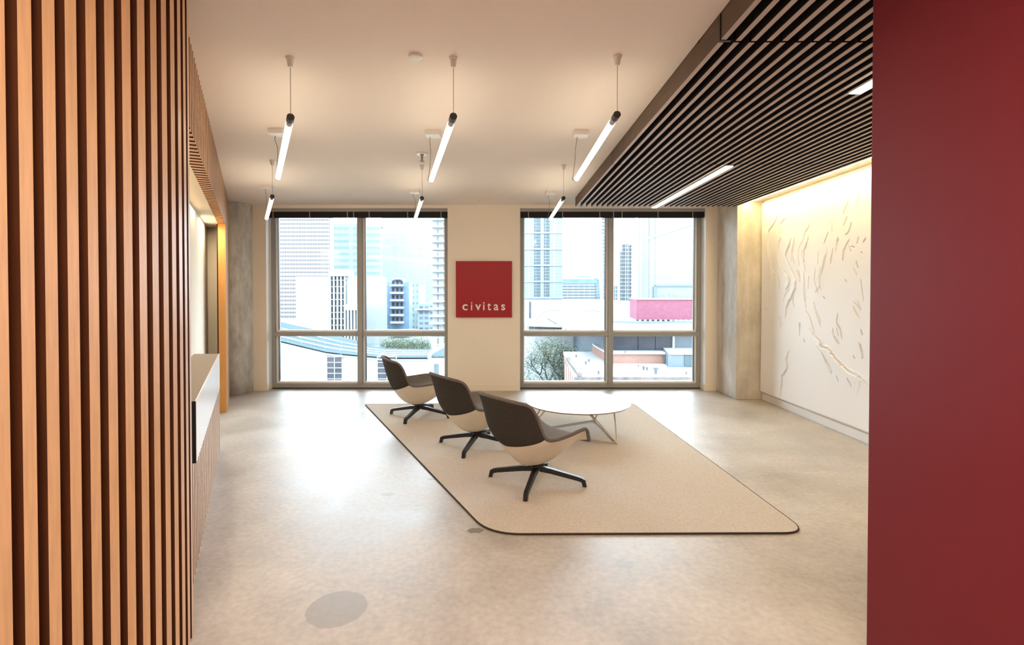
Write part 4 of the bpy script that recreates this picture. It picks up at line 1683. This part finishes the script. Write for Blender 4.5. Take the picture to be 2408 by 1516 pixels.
part('wall', t, X['greyblue'], lambda q: q.prism([(xx(1538, 49), 49), (xx(1572, d), d), (xx(1670, d), d), (xx(1670, d), 49)], zr, zs))
part('roof', t, X['slab'], lambda q: q.prism([(xx(1536, 49), 49.2), (xx(1575, d), d - .15), (xx(1672, d), d - .15), (xx(1672, d), 49.2)], zs, zs + .12))
part('light_panel', t, X['cyanroof'], lambda q: q.box(xx(1610, d), xx(1660, d), d - .06, d - .01, zr + .1, zs - .05))

# ---- trees


def tree(px, d, h, spread, seed, label, leaf, nleaf, zb=GZ0, group='trees outside the windows', name='street_tree', cat='tree', dens=1.0):
    r = random.Random(seed)
    root = empty(name, (xx(px, d), d, zb))
    tag(root, label, cat, group)
    q = MB()
    tips = []

    def br(p, dr_, L, R, lev):
        pts = [p]
        dd = dr_.copy()
        for i in range(3):
            dd = (dd + Vector((r.uniform(-.25, .25), r.uniform(-.25, .25), r.uniform(-.05, .15)))).normalized()
            pts.append(pts[-1] + dd * L / 3)
        q.tube(pts, [R, R * .85, R * .7, R * .55], 5, cap=False)
        if lev >= 2:
            tips.extend(pts[1:])
        if lev < 4:
            for _ in range(3 if lev < 3 else 2):
                nd_ = (dd + Vector((r.uniform(-1, 1) * spread, r.uniform(-1, 1) * spread, r.uniform(-.2, .5)))).normalized()
                br(pts[-1] if r.random() < .6 else pts[2], nd_, L * r.uniform(.6, .8), R * .55, lev + 1)
    for _ in range(2):
        br(Vector((r.uniform(-.1, .1) * h, r.uniform(-.1, .1) * h, 0)), Vector((r.uniform(-.25, .25), r.uniform(-.25, .25), 1)).normalized(), h * .34, h * .028, 0)
    q.build('branches', X['bark'], root)
    f = MB()
    for _ in range(int(nleaf * 2.2)):
        p = r.choice(tips) + Vector((r.gauss(0, 1), r.gauss(0, 1), r.gauss(0, .7))) * h * .07
        s_ = h * r.uniform(.005, .011)
        a = Vector((r.uniform(-1, 1), r.uniform(-1, 1), r.uniform(-1, 1))).normalized()
        b_ = a.orthogonal().normalized()
        c = a.cross(b_)
        f.quad(p - b_ * s_, p - c * s_ * .6, p + b_ * s_, p + c * s_ * .6)
    f.build('foliage', leaf, root)
    return root


tree(1275, 30, 6.6, .9, 11, 'sprawling grey-green tree in front of the brick building, nearest to the right window', X['leafL'], 5200)
tree(1236, 41, 7.2, .8, 12, 'grey-green tree standing behind the nearest tree at the edge of the right window', X['leafL'], 2600)
tree(1310, 53, 8.6, .8, 13, 'tall green tree crown behind the nearest tree and left of the white roof', X['leafL'], 3200)
tree(1365, 51.5, 6.6, .9, 14, 'dark green tree under the white canopy, behind the brick building', X['leafD'], 3000)
tree(1412, 51.5, 6.6, .9, 15, 'dark green tree beside the dark glazed storey, behind the brick penthouse', X['leafD'], 2600)
tree(1010, 75, 4.5, .8, 16, 'grey-green tree above the curved roof, close to the red sign wall', X['leafL'], 2600)
tree(1045, 72, 4.6, .8, 18, 'grey-green tree above the curved roof, hidden partly by the window edge', X['leafL'], 2000)


def shrub(px, d, r_, zc, seed, label):
    r = random.Random(seed)
    root = empty('shrub', (xx(px, d), d, zc - r_ * 1.1))
    tag(root, label, 'shrub', 'shrubs behind the curved roof')
    q = MB()
    for _ in range(9):
        q.tube([(0, 0, 0), (r.uniform(-.6, .6) * r_, r.uniform(-.6, .6) * r_, r_), (r.uniform(-1, 1) * r_, r.uniform(-1, 1) * r_, r_ * r.uniform(1.2, 1.9))], [.05, .035, .015], 5)
    q.build('stems', X['bark'], root)
    f = MB()
    for _ in range(2600):
        a_ = r.uniform(0, 2 * PI)
        rad_ = r_ * math.sqrt(r.random()) * 1.25
        p = Vector((rad_ * math.cos(a_), rad_ * math.sin(a_), r_ * (.9 + r.gauss(0, .38))))
        s_ = r.uniform(.03, .08)
        a = Vector((r.uniform(-1, 1), r.uniform(-1, 1), r.uniform(-1, 1))).normalized()
        b_ = a.orthogonal().normalized()
        c = a.cross(b_)
        f.quad(p - b_ * s_, p - c * s_ * .6, p + b_ * s_, p + c * s_ * .6)
    f.build('foliage', X['leafL'], root)


for i, (px, py) in enumerate(((918, 806), (942, 810), (966, 808), (990, 812))):
    shrub(px, 59 + 3 * (i % 2), 1.0, zz(py, 60), 30 + i, ['leafy shrub at the left end of the planting behind the curved roof', 'leafy shrub second from the left behind the curved roof',
                                         'leafy shrub third from the left behind the curved roof', 'leafy shrub nearest the red sign wall behind the curved roof'][i])
gq = MB()
gq.box(xx(1200, 40), xx(1345, 40), 24, 70, GZ0, GZ0 + .03)
struct(gq.build('ground_lawn', X['lawn']))
